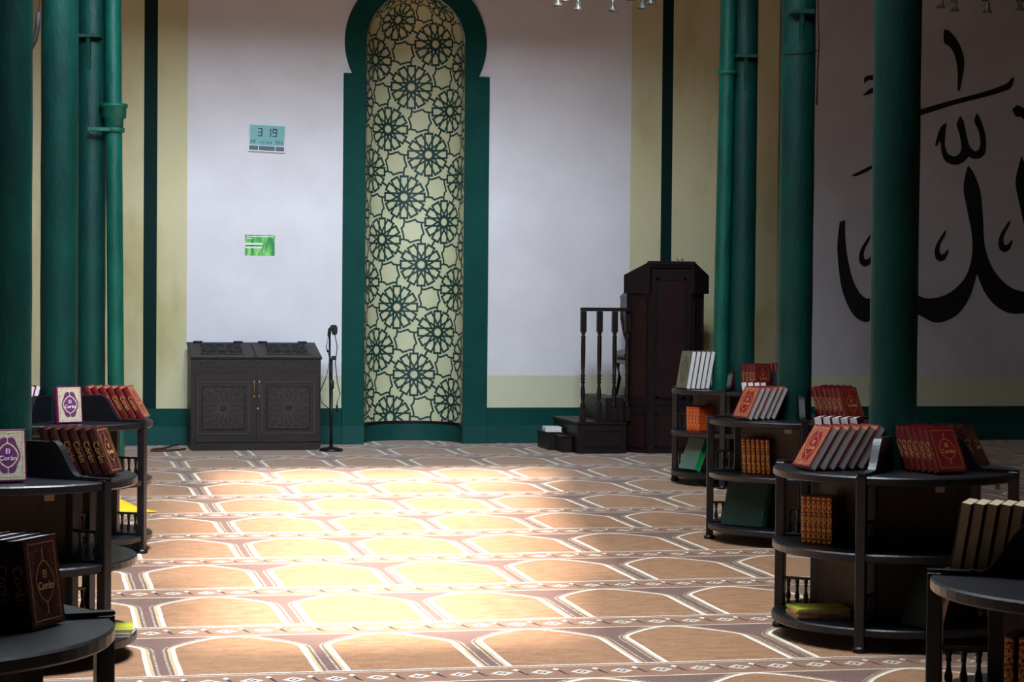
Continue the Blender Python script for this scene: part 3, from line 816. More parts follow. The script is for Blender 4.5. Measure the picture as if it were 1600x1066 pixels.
# ================================================================== BOOKS
def book_meshes(kind, w, h, t, cover, pages, front=None, spine=None, medal=None, title=None, tcol='title_gold', dark=None):
    d = {}
    bt = .0028
    b = MB()
    b.box(.004, w, -t, -t + bt, 0, h, cover, .0008)
    b.box(.004, w, -bt, 0, 0, h, cover, .0008)
    n = 8; pr = []
    for k in range(n + 1):
        a = -PI / 2 + PI * k / n
        pr.append((.004 - .006 * math.cos(a), -t / 2 + (t / 2) * math.sin(a)))
    pr2 = [(x_ + .003, -t / 2 + (y_ + t / 2) * .86) for x_, y_ in pr[::-1]]
    b.prism(pr + pr2, 'z', 0, h - .001, cover)
    d['cover'] = b.mesh('cover')
    b = MB(); b.box(.004, w - .003, -t + bt, -bt, .0025, h - .0008, pages); d['pages'] = b.mesh('pages')
    if front:
        b = MB(); m_ = .012
        yv = -t - .0003
        b.box(m_, w - .006, yv - .0002, -t, .006, h - .006, front)
        if dark or medal:
            tr = {'panel_cream': 'frame_tan', None: 'title_gold'}.get(dark, dark)
            for x0, x1, z0, z1 in ((m_ + .008, w - .014, .014, .0155), (m_ + .008, w - .014, h - .0155, h - .014), (m_ + .008, m_ + .0095, .014, h - .014), (w - .0155, w - .014, .014, h - .014)):
                b.box(x0, x1, yv - .0005, -t, z0, z1, tr)
        d['front_panel'] = b.mesh('front_panel')
        if medal:
            b = MB(); cx, cz = (w + .008) / 2, h / 2
            aw, ah = (w - .05) / 2, (h - .05) / 2
            pts = []
            for k in range(48):
                a = 2 * PI * k / 48
                rr = 1.0 + .06 * math.cos(6 * a)
                pts.append((cx + aw * math.cos(a) * rr * .92, cz + ah * math.sin(a) * rr * .95))
            b.prism(pts, 'y', yv - .0008, -t, medal)
            inner = []
            for k in range(32):
                a = 2 * PI * k / 32
                c_, s_ = math.cos(a), math.sin(a)
                q = (abs(c_) ** 1.3) * (1 if c_ > 0 else -1), (abs(s_) ** 1.3) * (1 if s_ > 0 else -1)
                inner.append((cx + aw * .80 * q[0], cz + ah * .62 * q[1]))
            b.strip(inner, .0022 if not dark else .005, tcol if not dark else dark, lambda s, z_: (s, yv - .0011, z_), True, .1)
            b.strip([(cx, cz + ah * .62), (cx, cz + ah * .95)], .003, tcol if not dark else dark, lambda s, z_: (s, yv - .0011, z_))
            b.strip([(cx, cz - ah * .62), (cx, cz - ah * .95)], .003, tcol if not dark else dark, lambda s, z_: (s, yv - .0011, z_))
            d['medallion'] = b.mesh('medallion')
        if title:
            me = text_mesh(title, (w * .175), tcol)
            me.transform(Matrix.Translation(((w + .008) / 2, yv - .0015, h / 2 + .002)) @ Matrix.Rotation(PI / 2, 4, 'X'))
            d['title'] = me
    if spine:
        b = MB()
        vs = []; n = 6
        for k in range(n + 1):
            a = -PI / 2 * .86 + PI * .86 * k / n
            vs.append((.004 - .0066 * math.cos(a), -t / 2 + (t / 2 + .0003) * math.sin(a)))
        zs_ = (.006, h - .006)
        b.raw([(x_, y_, z_) for z_ in zs_ for x_, y_ in vs], [(k, k + 1, n + 2 + k, n + 1 + k) for k in range(n)], spine)
        for zc in (.018, h * .36, h * .64, h - .018):
            v2 = [(x_ * 1.0 - .0006, y_) for x_, y_ in vs]
            b.raw([(x_, y_, z_) for z_ in (zc - .002, zc + .002) for x_, y_ in v2], [(k, k + 1, n + 2 + k, n + 1 + k) for k in range(n)], cover)
        d['spine_panel'] = b.mesh('spine_panel')
        if spine in ('stamp_spine', 'stamp_orange', 'stamp_dim', 'stamp_brown'):
            me = text_mesh('Cor\u00e1n', t * .95, 'title_gold')
            # reads down the spine
            me.transform(Matrix.Translation((-.0036, -t / 2, h / 2)) @ Matrix(((0, 0, -1, 0), (0, -1, 0, 0), (-1, 0, 0, 0), (0, 0, 0, 1))))
            d['spine_title'] = me
    return d, (w, h, t)
EC = 'El\nCor\u00e1n'
BK = {
 'red':    book_meshes('red', .150, .205, .036, 'cover_red', 'pages_white', 'stamp_red', 'stamp_dim', 'medal_red', EC),
 'crimson': book_meshes('crimson', .155, .200, .033, 'cover_red', 'pages_white', 'stamp_dim', 'stamp_dim', 'medal_red', EC),
 'oxblood': book_meshes('oxblood', .145, .200, .036, 'cover_oxblood', 'pages_white', 'stamp_brown', 'stamp_brown', 'cover_oxblood', EC),
 'brown':  book_meshes('brown', .145, .195, .033, 'cover_brown', 'pages_white', 'stamp_brown', 'stamp_brown', 'cover_brown', EC),
 'purple': book_meshes('purple', .150, .200, .052, 'cover_purple', 'pages_white', 'stamp_cream', None, 'medal_purple', EC, 'title_white', 'panel_cream'),
 'gold':   book_meshes('gold', .145, .205, .024, 'cover_red', 'pages_cream', 'stamp_dim', 'stamp_spine'),
 'orange': book_meshes('orange', .145, .190, .034, 'cover_orange', 'pages_cream', 'stamp_orange', 'stamp_orange'),
 'olive':  book_meshes('olive', .190, .290, .036, 'cover_olive', 'pages_white', 'stamp_olive', None, 'cover_olive', None, 'title_gold', 'dark_ink'),
 'cream':  book_meshes('cream', .145, .190, .031, 'cover_oxblood', 'pages_cream', 'stamp_brown', 'stamp_dim'),
 'big_green': book_meshes('big_green', .285, .280, .022, 'cover_green', 'pages_green', 'stamp_green', None),
 'sage':   book_meshes('sage', .200, .255, .055, 'cover_sage', 'pages_green', None, None),
 'dark_green': book_meshes('dark_green', .19, .255, .03, 'cover_deep_green', 'pages_cream', 'stamp_deep', None),
}
def book(kind, label, group, M, front=True):
    d, _ = BK[kind]
    t = thing('book', label, 'book', group=group)
    t.matrix_world = M
    put('cover', d['cover'], t); put('pages', d['pages'], t)
    if front and 'front_panel' in d:
        fp = put('front_panel', d['front_panel'], t)
        if 'medallion' in d: put('medallion', d['medallion'], fp)
        if 'title' in d: put('title', d['title'], fp)
    if 'spine_panel' in d:
        s_ = put('spine_panel', d['spine_panel'], t)
        if 'spine_title' in d: put('title', d['spine_title'], s_)
    return t
LEVEL = {'top': ZT, 'mid': ZM, 'low': ZL}
def row(case, level, kind, n, a, r, f, lean, text, group, frm='left', gap=.002, gold_first=True):
    """a: turn of the first book's front cover from the viewer towards the right, degrees;
    r, f: foot of its spine, right of and in front of the column"""
    cx, cy, _ = CASES[case]
    va_ = view(cx, cy)
    fr = Matrix.Rotation(va_, 3, 'Z')
    base = Vector((cx, cy, LEVEL[level] + .0008)) + fr @ Vector((r, -f, 0))
    psi = va_ + R(a); th = R(lean)
    t = BK[kind][1][2]
    step = t / math.cos(th) + gap
    dirv = Matrix.Rotation(psi, 3, 'Z') @ Vector((0, 1, 0))
    for k in range(n):
        jit = random.uniform(-.002, .002) if k and abs(lean) > 4 else 0
        p = base + Vector((0, 0, t * math.sin(-th) if lean < 0 else 0)) + dirv * (step * k) + Matrix.Rotation(psi, 3, 'Z') @ Vector((jit * 2, 0, 0))
        M = Matrix.Translation(p) @ Matrix.Rotation(psi, 4, 'Z') @ Matrix.Rotation(-th, 4, 'X')
        # first in build order is the one whose front cover shows
        idx = k if frm[0] == frm[1] else n - 1 - k
        lab = text.format(ORD[idx]) if n > 1 else text
        book(kind, lab, group, M)
# frm = (side where counting starts, side where the building starts)
LL, LR = ('l', 'l'), ('l', 'r')
row('BR1', 'top', 'red', 6, -57, -.415, .17, 33, '{} red book from left in the front left row on the near right bookcase', 'red books leaning on the near right bookcase', LL, .004)
row('BR1', 'top', 'red', 5, -100, -.265, -.29, -10, '{} book from left of the half hidden back left row on near right bookcase', 'books behind on the near right bookcase', LL, .003)
row('BR1', 'top', 'crimson', 6, 38, .160, .315, 27, '{} red book from left in the row right of the near right column', 'red books right of the near right column', LR)
row('BR1', 'top', 'brown', 7, 76, .345, .02, 26, '{} brown book from left in the back right row on the near right bookcase', 'brown books behind on the near right bookcase', LR)
row('BR1', 'mid', 'gold', 6, 64, -.283, .22, 1, '{} gold spined book from left on the middle shelf of near right bookcase', 'gold spined books on the near right bookcase', LR, .0006)
row('BR1', 'low', 'dark_green', 2, -50, .05, .36, 18, '{} tall dark green book from left in shadow on the near right lowest shelf', 'dark green books in the shadow', LL)
row('BR2', 'top', 'red', 5, -50, -.36, .20, 29, '{} red book from left in the front left row on the second right bookcase', 'red books leaning on the second right bookcase', LL, .003)
row('BR2', 'top', 'red', 4, -100, -.245, -.27, -10, '{} book from left of back left row peeking behind second right bookcase divider', 'books behind on the second right bookcase', LL, .003)
row('BR2', 'top', 'crimson', 6, 45, .265, .29, 22, '{} red book from left in the row right of the second right column', 'red books right of the second right column', LR, .004)
row('BR2', 'top', 'crimson', 5, 75, .34, -.06, 25, '{} white topped book from left in the back right row of second right bookcase', 'white topped books behind', LR)
row('BR2', 'mid', 'gold', 6, 70, -.175, .25, 3, '{} gold spined book from left on the middle shelf of second right bookcase', 'gold spined books on the second right bookcase', LR, .006)
row('BR2', 'low', 'big_green', 2, -32, -.43, .17, 16, '{} large green book counting back, leaning low on the second right bookcase', 'large green books', LL, .004)
row('BR3', 'top', 'olive', 5, -63, -.465, .03, 10, '{} olive white paged book from left on top of the far right bookcase', 'olive books on the far right bookcase', LL, .004)
row('BR3', 'top', 'crimson', 4, 45, .10, .24, 6, '{} red book from left on top of the far right bookcase beside the column', 'red books on the far right bookcase', LR, .004)
row('BR3', 'top', 'crimson', 3, 50, .30, .06, 12, '{} red book from left of the rear row on far right bookcase', 'rear red books on the far right bookcase', LR, .004)
row('BR3', 'mid', 'orange', 4, 45, -.33, .22, 2, '{} orange red book from left on middle shelf of the far right bookcase', 'orange books on the far right bookcase', LR, .002)
row('BR3', 'low', 'sage', 1, -50, -.43, .10, 24, 'thick sage green book with bright green page edges leaning on lowest shelf beside the pulpit', None)
row('BR0', 'top', 'cream', 6, -95, -.44, -.20, 9, '{} cream page edged book from left standing at the right edge of picture', 'cream edged books at the right edge', LL, .004)
row('BR0', 'mid', 'orange', 1, 82, -.375, -.14, 0, 'single orange book behind the turned gallery of the lower right corner bookcase', None)
row('BR0', 'mid', 'gold', 7, 80, -.10, .33, 0, '{} gold spined book from left, low at the right picture edge', 'gold spined books at the right edge', LR, .012)
row('L3', 'top', 'purple', 1, 24, -.025, .345, 7, 'cream and purple book standing upright on the farthest left bookcase', None)
row('L3', 'top', 'red', 6, 75, .445, .10, 30, '{} red book from left in the leaning row on the farthest left bookcase', 'red books on the farthest left bookcase', LR, .003)
row('L3', 'top', 'crimson', 2, -50, -.27, .05, 18, '{} white paged book from left seen between the two left columns', 'white paged books between columns', LL)
row('L2', 'top', 'purple', 1, 12, -.072, .345, 8, 'cream and purple book standing at the left picture edge on the middle bookcase', None)
row('L2', 'top', 'oxblood', 6, 68, .385, .165, 22, '{} dark red book from left in the leaning row on the left middle bookcase', 'dark red books on the left middle bookcase', LR, .002)
row('L1', 'top', 'oxblood', 4, 55, .305, .12, 8, '{} dark book from left on the nearest bookcase in the lower left corner', 'dark books in the lower left corner', LR, .003)

def booklet(case, level, r, f, rz, z, w, h, t, cm, label, group):
    cx, cy, _ = CASES[case]; va_ = view(cx, cy)
    p = Vector((cx, cy, LEVEL[level] + z)) + Matrix.Rotation(va_, 3, 'Z') @ Vector((r, -f, 0))
    o = thing('booklet', label, 'booklet', p, va_ + R(rz), group)
    b = MB(); b.box(-w / 2, w / 2, -h / 2, h / 2, t - .0012, t, cm); b.box(-w / 2, w / 2, -h / 2, h / 2, 0, .0012, cm)
    b.box(-w / 2 - .0012, -w / 2 + .0006, -h / 2, h / 2, 0, t, cm); b.build('cover', o)
    b = MB(); b.box(-w / 2 + .0006, w / 2 - .002, -h / 2 + .002, h / 2 - .002, .0012, t - .0012, 'pages_cream'); b.build('pages', o)
zz = .0008
for k, (cm, t, rz, nm) in enumerate((('cover_tan', .012, 4, 'bottom tan'), ('cover_tan', .010, 8, 'second lowest tan'), ('cover_tan', .013, 2, 'third tan'), ('cover_yellow', .009, 7, 'topmost yellow'))):
    booklet('BR1', 'low', -.315, .20 + .005 * k, rz + 14, zz, .235, .165, t, cm, nm + ' booklet of the pile on the near right bookcase lowest shelf', 'booklets piled on the near right bookcase')
    zz += t + .0006
zz = .0008
for k, (cm, t, rz, nm) in enumerate((('cover_white', .014, -10, 'lower white'), ('cover_yellow', .014, -4, 'upper yellow'))):
    booklet('L2', 'low', .43, .12, rz, zz, .15, .20, t, cm, nm + ' booklet lying on the lowest shelf of the left middle bookcase', 'booklets on the left middle bookcase')
    zz += t + .0006

# ================================================================== CABINET
cab = thing('cabinet', 'low dark wooden cabinet with sloping carved lid and two doors by white wall', 'cabinet', (1.873, 19.88, 0))
CW, CD = .585, .565
b = MB()
b.prism([(0, .05), (CD, .05), (CD, .945), (.0, .828)], 'x', -CW, CW, 'cabinet_wood')
b.build('body', cab)
b = MB()
b.prism([(-CW - .0, .004), (-CW + .03, 0.0), (CW - .03, 0), (CW, .03), (CW + .004, .06), (-CW - .004, .06), (-CW, .03)], 'y', -.015, CD, 'cabinet_wood')
b.build('plinth', cab)
# sloping lids, scrollwork over a black sheet painted as cut-out shade
SL = math.atan2(.945 - .828, CD); LS = math.hypot(.945 - .828, CD)
Ms = Matrix.Translation((0, 0, .828)) @ Matrix.Rotation(SL, 4, 'X')
for sx in (-1, 1):
    l = MB(); x0, x1 = (-CW - .01, -.002) if sx < 0 else (.002, CW + .01)
    l.box(x0, x1, -.015, LS, .001, .022, 'cabinet_wood', .003, M=Ms)
    lid = l.build('lid', cab)
    c_ = MB(); cx = (x0 + x1) / 2; hw, v0, v1 = .195, .10, LS - .07
    c_.box(cx - hw, cx + hw, v0, v1, .0222, .0228, 'painted_hollow_shade', M=Ms)
    mp = lambda s, t: tuple(Ms @ Vector((s, t, .0265)))
    vm = (v0 + v1) / 2; vh = (v1 - v0) / 2
    for q in ([(cx - hw, v0), (cx + hw, v0), (cx + hw, v1), (cx - hw, v1)],):
        c_.strip(q, .022, 'cabinet_wood', mp, True)
    for k in range(2):
        for rr, ox in ((.07, -.105), (.07, .105), (.06, 0)):
            ring = [(cx + ox + rr * math.cos(2 * PI * i / 18), vm + rr * 1.55 * math.sin(2 * PI * i / 18)) for i in range(18)]
            c_.strip(ring, .016, 'cabinet_wood', mp, True)
    for i in range(8):
        a = 2 * PI * i / 8 + PI / 8
        c_.strip([(cx, vm), (cx + .17 * math.cos(a), vm + vh * .9 * math.sin(a))], .016, 'cabinet_wood', mp)
    for ox in (-.17, .17, -.055, .055):
        c_.strip([(cx + ox, v0), (cx + ox * .6, vm), (cx + ox, v1)], .013, 'cabinet_wood', mp)
    c_.build('scrollwork', lid)
    for ox in (-.20, .17):
        h_ = MB(); h_.box(cx + ox - .035, cx + ox + .05, LS - .03, LS + .005, .022, .034, 'black_metal', .003, M=Ms); h_.build('hinge', cab)
b = MB()
b.box(-CW + .002, CW - .002, -.004, .0, .72, .826, 'cabinet_wood', .001)
for k in range(9): b.prism([(-.503 + k * .126 + .0085 * math.cos(i * PI / 4), .792 + .0085 * math.sin(i * PI / 4)) for i in range(8)], 'y', -.0046, -.003, 'painted_hollow_shade')  # black discs painted on as the shade inside small holes
for k in range(8): b.prism([(-.442 + k * .126 + .0085 * math.cos(i * PI / 4), .752 + .0085 * math.sin(i * PI / 4)) for i in range(8)], 'y', -.0046, -.003, 'painted_hollow_shade')
b.build('fascia', cab)
for sx in (-1, 1):
    x0, x1 = (-CW + .035, -.006) if sx < 0 else (.006, CW - .010)
    d_ = MB(); d_.box(x0, x1, -.012, .0, .075, .70, 'cabinet_wood', .002)
    px0, px1 = (-.535, -.058) if sx < 0 else (.046, .535)
    for (a0_, a1_, c0, c1) in ((px0, px1, .146, .160), (px0, px1, .612, .626), (px0, px0 + .014, .146, .626), (px1 - .014, px1, .146, .626)):
        d_.box(a0_, a1_, -.018, -.012, c0, c1, 'cabinet_carving', .003)
    door = d_.build('door', cab)
    p_ = MB(); q0, q1 = px0 + .047, px1 - .047
    p_.box(q0, q1, -.024, -.012, .190, .579, 'cabinet_wood', .008)
    cx, cz = (q0 + q1) / 2, .385
    mpd = lambda s, t: (s, -.0262, t)
    for k in range(16):
        g = k * 22.5; P_ = lambda r_, a_: (max(q0 + .012, min(q1 - .012, cx + r_ * math.cos(R(a_)))), max(.204, min(.567, cz + r_ * math.sin(R(a_)))))
        p_.strip([P_(.02, g), P_(.075, g + 8), P_(.13, g), P_(.175, g + 11), P_(.24, g + 5)], .006, 'cabinet_carving', mpd)
        p_.strip([P_(.02, g), P_(.075, g - 8), P_(.13, g), P_(.175, g - 11), P_(.24, g - 5)], .006, 'cabinet_carving', mpd)
    p_.build('carved_panel', door)
    hx = -.020 if sx < 0 else .028
    h_ = MB(); h_.tube([(hx, -.012, .622), (hx, -.03, .615), (hx, -.036, .56), (hx, -.03, .503), (hx, -.012, .496)], .0045, 'brass', 8)
    h_.box(hx - .008, hx + .008, -.015, -.012, .598, .632, 'brass', .002); h_.box(hx - .008, hx + .008, -.015, -.012, .484, .512, 'brass', .002)
    h_.build('handle', door)
b = MB(); b.lathe([(.010, 0), (.012, .006), (.008, .012)], 'steel', 14, M=Matrix.Translation((.012, -.012, .382)) @ Matrix.Rotation(PI / 2, 4, 'X')); b.build('lock', cab)

# cable and plug on the floor by the cabinet
b = MB()
b.tube([(1.24, 19.95, .012), (1.16, 19.86, .010), (1.03, 19.75, .010), (.93, 19.80, .010), (.95, 19.93, .010), (1.05, 20.02, .012), (1.14, 20.12, .03), (1.20, 20.28, .03)], .010, 'brown_cable', 8)
tag(b.build('power_cable'), 'brown power cable looping on the carpet left of the cabinet', 'cable')

# ================================================================== MICROPHONE STAND
ms = thing('microphone_stand', 'slim black microphone stand on round foot right of the cabinet', 'microphone stand', (2.538, 19.73, 0))
b = MB(); b.lathe([(.108, 0), (.110, .012), (.100, .026), (.03, .036), (.016, .05)], 'black_metal', 32); b.build('base', ms)
b = MB(); b.tube([(0, 0, .03), (0, 0, .60)], .014, 'black_metal', 12); b.tube([(0, 0, .58), (0, 0, .84)], .010, 'black_metal', 12); b.build('pole', ms)
b = MB(); b.lathe([(.014, .56), (.022, .57), (.022, .63), (.013, .65)], 'black_metal', 14); b.build('clutch', ms)
b = MB(); b.tube([(-.010, -.02, .22), (-.018, -.02, .70), (-.022, -.02, 1.06)], .009, 'black_metal', 10); b.build('boom', ms)
b = MB(); b.box(-.006, .036, -.032, .0, .825, .865, 'black_metal', .006); b.tube([(-.03, -.016, .90), (-.045, -.016, .915)], .010, 'black_metal'); b.build('clamp', ms)
b = MB(); b.tube([(-.030, -.02, 1.04), (-.022, -.02, 1.10), (.002, -.02, 1.125), (.035, -.02, 1.12)], [.014, .018, .022, .024], 'black_rubber', 12)
b.lathe([(.018, 1.055), (.026, 1.08), (.026, 1.125), (.012, 1.14)], 'black_rubber', 14, c=(.022, -.02)); b.build('microphone', ms)
b = MB()
b.tube([(.02, -.03, 1.07), (.045, -.03, .95), (.03, -.03, .80), (.05, -.03, .62), (.075, -.03, .52), (.05, -.03, .45), (.04, -.03, .40)], .0045, 'black_rubber', 6)
b.tube([(-.03, -.03, 1.06), (-.055, -.03, .95), (-.02, -.03, .84), (-.05, -.03, .68), (-.11, -.03, .53), (-.09, -.03, .44), (-.03, -.03, .39)], .0045, 'black_rubber', 6)
b.tube([(.045, -.03, .42), (.052, -.03, .36)], .010, 'black_rubber', 8); b.build('cable', ms)

# ================================================================== MINBAR
mb_ = thing('minbar', 'tall dark reddish wooden pulpit booth with railed steps against the wall', 'pulpit', (5.20, 19.2, 0))
# cut-cornered front in plan: left facet, front, right facet
PLAN = [(0.0, .172), (.172, 0.0), (.566, 0.0), (.735, .172)]
BACK = 1.30
def facet(mb, p, q, z0, z1, m, t0=0.0, t1=.03, zl=None):
    """upright slab along plan edge p-q; t0..t1 measured inwards; zl gives sloping top heights at p and q"""
    p, q = Vector(p), Vector(q); u = (q - p).normalized(); n = Vector((-u.y, u.x))
    za, zb = zl if zl else (z1, z1)
    vs = []
    for t in (t0, t1):
        for pt, zt in ((p, za), (q, zb)):
            w_ = pt + n * t
            vs += [(w_.x, w_.y, z0), (w_.x, w_.y, zt)]
    mb.raw(vs, [(0, 2, 3, 1), (4, 5, 7, 6), (0, 1, 5, 4), (2, 6, 7, 3), (1, 3, 7, 5), (0, 4, 6, 2)], m)
def framed(mb, p, q, u0, u1, z0, z1, w=.022):
    """raised moulding with a sunk panel on a facet, between fractions u0 and u1"""
    p, q = Vector(p), Vector(q); a_, c_ = p.lerp(q, u0), p.lerp(q, u1); L = (c_ - a_).length; k = w / L
    facet(mb, a_, c_, z0, z0 + w, 'minbar_wood', -.014, 0); facet(mb, a_, c_, z1 - w, z1, 'minbar_wood', -.014, 0)
    facet(mb, a_, a_.lerp(c_, k), z0, z1, 'minbar_wood', -.014, 0); facet(mb, c_.lerp(a_, k), c_, z0, z1, 'minbar_wood', -.014, 0)
    facet(mb, a_.lerp(c_, k), c_.lerp(a_, k), z0 + w, z1 - w, 'minbar_panel', -.004, .002)
b = MB()
facet(b, PLAN[0], PLAN[1], .46, 1.7, 'minbar_wood', zl=(1.60, 1.72))
facet(b, PLAN[1], PLAN[2], .46, 1.72, 'minbar_wood')
facet(b, PLAN[2], PLAN[3], .46, 1.7, 'minbar_wood', zl=(1.72, 1.60))
b.box(.705, .735, .172, BACK, .46, 1.47, 'minbar_wood')
b.build('booth', mb_)
CP = [(-.035, .150), (.160, -.035), (.578, -.035), (.775, .150)]
b = MB(); facet(b, CP[0], CP[1], 1.455, 1.7, 'minbar_wood', 0, .034, (1.622, 1.748)); b.build('wing_capping', mb_)
b = MB(); facet(b, CP[2], CP[3], 1.455, 1.7, 'minbar_wood', 0, .034, (1.748, 1.622))
b.build('wing_capping', mb_)
b = MB(); b.box(.150, .588, -.045, .03, 1.712, 1.75, 'minbar_wood', .006); b.box(.158, .58, -.03, .0, 1.690, 1.714, 'minbar_wood', .005); b.build('crown', mb_)
b = MB()
framed(b, PLAN[0], PLAN[1], .12, .92, .50, 1.42); framed(b, PLAN[1], PLAN[2], .14, .86, .50, 1.60); framed(b, PLAN[2], PLAN[3], .10, .88, .50, 1.42)
b.build('front_panelling', mb_)
BPL = [(-.02, .18), (.165, -.03), (.575, -.03), (.755, .18)]
b = MB()
b.prism(BPL + [(.755, BACK), (-.02, BACK)], 'z', 0, .44, 'minbar_wood')
b.prism([(-.03, .175), (.160, -.042), (.580, -.042), (.767, .175), (.767, BACK), (-.03, BACK)], 'z', .44, .465, 'minbar_wood')
for k in range(3): framed(b, BPL[k], BPL[k + 1], .14, .88, .05, .37, .018)
b.build('base', mb_)
b = MB(); b.box(-.495, -.035, 0.0, .95, .0, .262, 'minbar_wood', .003); b.box(-.505, -.035, -.012, .95, .262, .287, 'minbar_wood', .004)
for (a0_, a1_, c0, c1) in ((-.43, -.10, .053, .068), (-.43, -.10, .20, .214), (-.43, -.415, .053, .214), (-.115, -.10, .053, .214)):
    b.box(a0_, a1_, -.012, 0, c0, c1, 'minbar_wood', .004)
b.build('landing', mb_)
b = MB(); b.box(-.205, -.035, .11, .95, .288, .50, 'minbar_wood', .004); b.build('upper_step', mb_)
rl = MB(); rl.box(-.465, .0, .018, .066, 1.29, 1.322, 'minbar_wood', .005); rail = rl.build('handrail', mb_)
for xx in (-.438, -.287, -.145, -.008):
    b = MB(); yc = .042 if xx < -.02 else .10
    b.box(xx - .026, xx + .026, yc - .026, yc + .026, .288, .42, 'minbar_wood', .004)
    b.box(xx - .025, xx + .025, yc - .025, yc + .025, 1.10, 1.289 if xx < -.02 else 1.31, 'minbar_wood', .004)
    b.lathe([(.020, .42), (.025, .44), (.012, .47), (.016, .49), (.022, .54), (.020, .58), (.012, .63), (.022, .645), (.014, .66), (.022, .675), (.014, .69), (.023, .705), (.015, .72), (.019, .80), (.021, .95), (.019, 1.04), (.024, 1.055), (.014, 1.07), (.022, 1.10)], 'minbar_wood', 14, c=(xx, yc))
    b.build('baluster', mb_)
b = MB(); b.lathe([(.012, 1.75), (.008, 1.756), (.016, 1.768), (.01, 1.78)], 'steel', 10, c=(.50, .1)); b.tube([(.47, .1, 1.755), (.455, .1, 1.775), (.46, .1, 1.79)], .006, 'steel', 6); b.build('hook', mb_)

chr_ = thing('chair', 'high backed chair with dark leather back, red frame, behind pulpit railing', 'chair', (5.33, 19.62, .501))
b = MB(); pts = [(.0, .0, .42), (-.01, .0, .60), (-.03, 0, .78), (-.06, 0, .90), (-.06, 0, .93)]
pr = [(-.085, .925), (-.075, .86), (-.06, .74), (-.03, .60), (.0, .46), (.03, .46), (.0, .60), (-.02, .74), (-.015, .86), (-.02, .93), (-.05, .955)]
b.prism(pr, 'y', -.17, .17, 'chair_leather'); b.build('backrest', chr_)
b = MB(); pr = [(-.10, .92), (-.085, .72), (-.05, .58), (-.0, .44), (-.02, .40), (-.075, .57), (-.105, .72)]
b.prism([(x_ + .03, z_) for x_, z_ in pr], 'y', -.20, -.17, 'chair_frame'); b.prism([(x_ + .03, z_) for x_, z_ in pr], 'y', .17, .20, 'chair_frame'); b.build('back_frame', chr_)
b = MB(); b.box(-.13, .24, -.2, .2, .34, .42, 'chair_leather', .03); b.build('seat', chr_)
b = MB(); b.box(-.12, .23, -.19, .19, .30, .34, 'chair_frame', .006); b.build('seat_frame', chr_)
for xx in (-.10, .21):
    for yy in (-.17, .17):
        b = MB(); b.tube([(xx, yy, .30), (xx + (.02 if xx < 0 else -.01), yy, .16), (xx - .01, yy, 0.0)], [.024, .018, .014], 'chair_frame', 8); b.build('leg', chr_)

stp = thing('step', 'small low dark wooden step box left of the pulpit landing', 'step', (4.66, 19.35, 0))
b = MB()
b.box(-.12, .035, .30, .75, 0, .15, 'minbar_wood', .004); b.box(-.06, .035, 0.0, .30, .0, .135, 'minbar_wood', .004)
b.build('body', stp)
b = MB(); b.box(-.13, .038, .30, .76, .15, .165, 'minbar_wood', .004); b.box(-.065, .038, -.008, .30, .135, .15, 'minbar_wood', .004); b.build('tread', stp)
d_, _ = book_meshes('white', .15, .21, .045, 'cover_white', 'pages_white')
lb = thing('book', 'white book lying flat on the small step left of the pulpit', 'book')
lb.matrix_world = Matrix.Translation((4.535, 19.88, .1665)) @ Matrix.Rotation(R(-4), 4, 'Z') @ Matrix.Rotation(R(90), 4, 'X') @ Matrix.Translation((0, .0455, 0))
put('cover', d_['cover'], lb); put('pages', d_['pages'], lb)

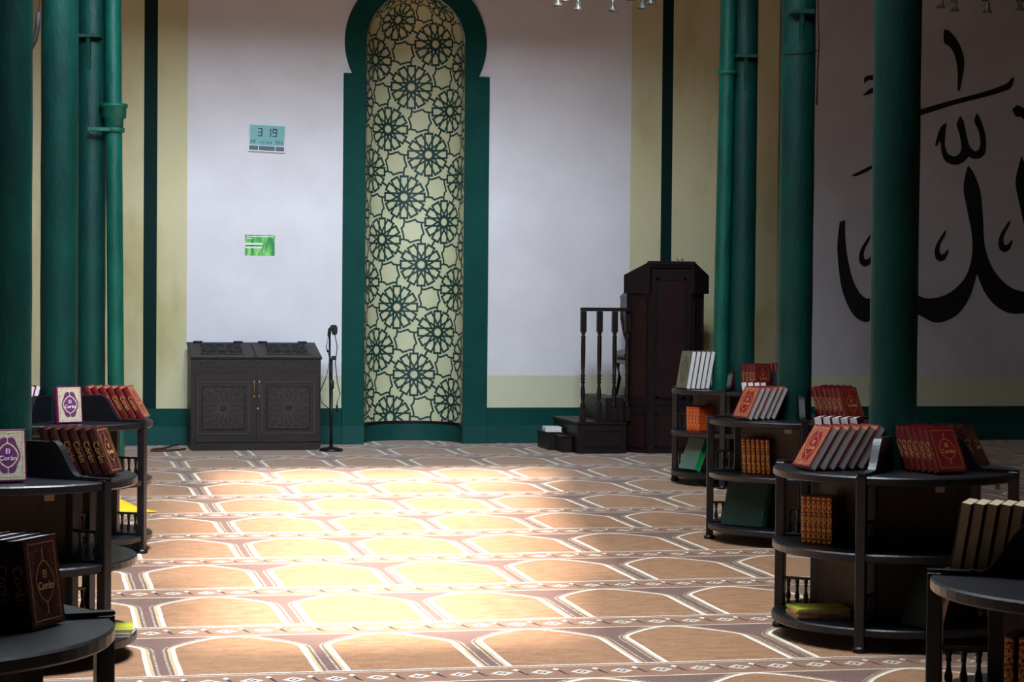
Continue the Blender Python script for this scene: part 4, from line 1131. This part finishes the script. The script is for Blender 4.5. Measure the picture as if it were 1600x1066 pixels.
# ================================================================== YELLOW CLOTH
b = MB(); n = 22
cl = []
rnd = random.Random(3)
for i in range(n + 1):
    rw = []
    for j in range(13):
        u, v = i / n, j / 12
        x = u * .42; wid = .34 * (1 - u) ** .75 + .012
        y = (v - .5) * wid
        z = .012 + (1 - u) ** 1.4 * (.125 * math.sin(PI * v) + .020 * math.sin(9 * v + 5 * u) + .014 * math.sin(17 * v - 6 * u)) + .010 * abs(math.sin(11 * u + 4 * v)) * (1 - u)
        if j in (0, 12): z = .006
        rw.append((x, y, max(z, .005)))
    cl.append(rw)
vs = [p for r_ in cl for p in r_]
b.raw(vs, [(i * 13 + j, i * 13 + j + 1, (i + 1) * 13 + j + 1, (i + 1) * 13 + j) for i in range(n) for j in range(12)], 'yellow_cloth', True)
o = b.build('cloth', loc=(.31, 14.6, 0), rot=(0, 0, R(-14)))
sd = o.modifiers.new('thick', 'SOLIDIFY'); sd.thickness = .004
tag(o, 'crumpled bright yellow cloth on the carpet behind the farthest left bookcase', 'cloth')

# ================================================================== CHANDELIERS
sh = MB(); pr = [(.010, .075), (.014, .07), (.017, .055), (.016, .04), (.020, .02), (.030, .006), (.036, .0), (.034, .0), (.018, .02), (.014, .04), (.014, .06), (.008, .072)]
sh.lathe(pr, 'glass_frost', 18, cap=False); me_sh = sh.mesh('glass_shade')
for cx, cy, cz, lab in ((3.585, 14.0, 3.36, 'frosted glass chandelier hanging at the top edge left of right columns'), (6.28, 14.0, 3.445, 'frosted glass chandelier hanging at the top right before the calligraphy')):
    ch = thing('chandelier', lab, 'chandelier', (cx, cy, cz), 0, 'hanging chandeliers')
    b = MB(); b.tube([(0, 0, .12), (0, 0, CEIL - cz)], .008, 'brass', 8); b.lathe([(.01, .10), (.04, .14), (.05, .2), (.02, .28), (.03, .34), (.008, .40)], 'brass', 16); b.build('stem', ch)
    for k in range(8):
        a = 2 * PI * k / 8 + .35
        x_, y_ = .31 * math.cos(a), .31 * math.sin(a)
        b = MB(); b.tube([(0.03 * math.cos(a), .03 * math.sin(a), .18), (x_ * .5, y_ * .5, .12), (x_ * .9, y_ * .9, .14), (x_, y_, .11), (x_, y_, .07)], .006, 'brass', 8)
        arm = b.build('arm', ch); put('glass_shade', me_sh, arm, (x_, y_, 0))
bpy.context.view_layer.update()
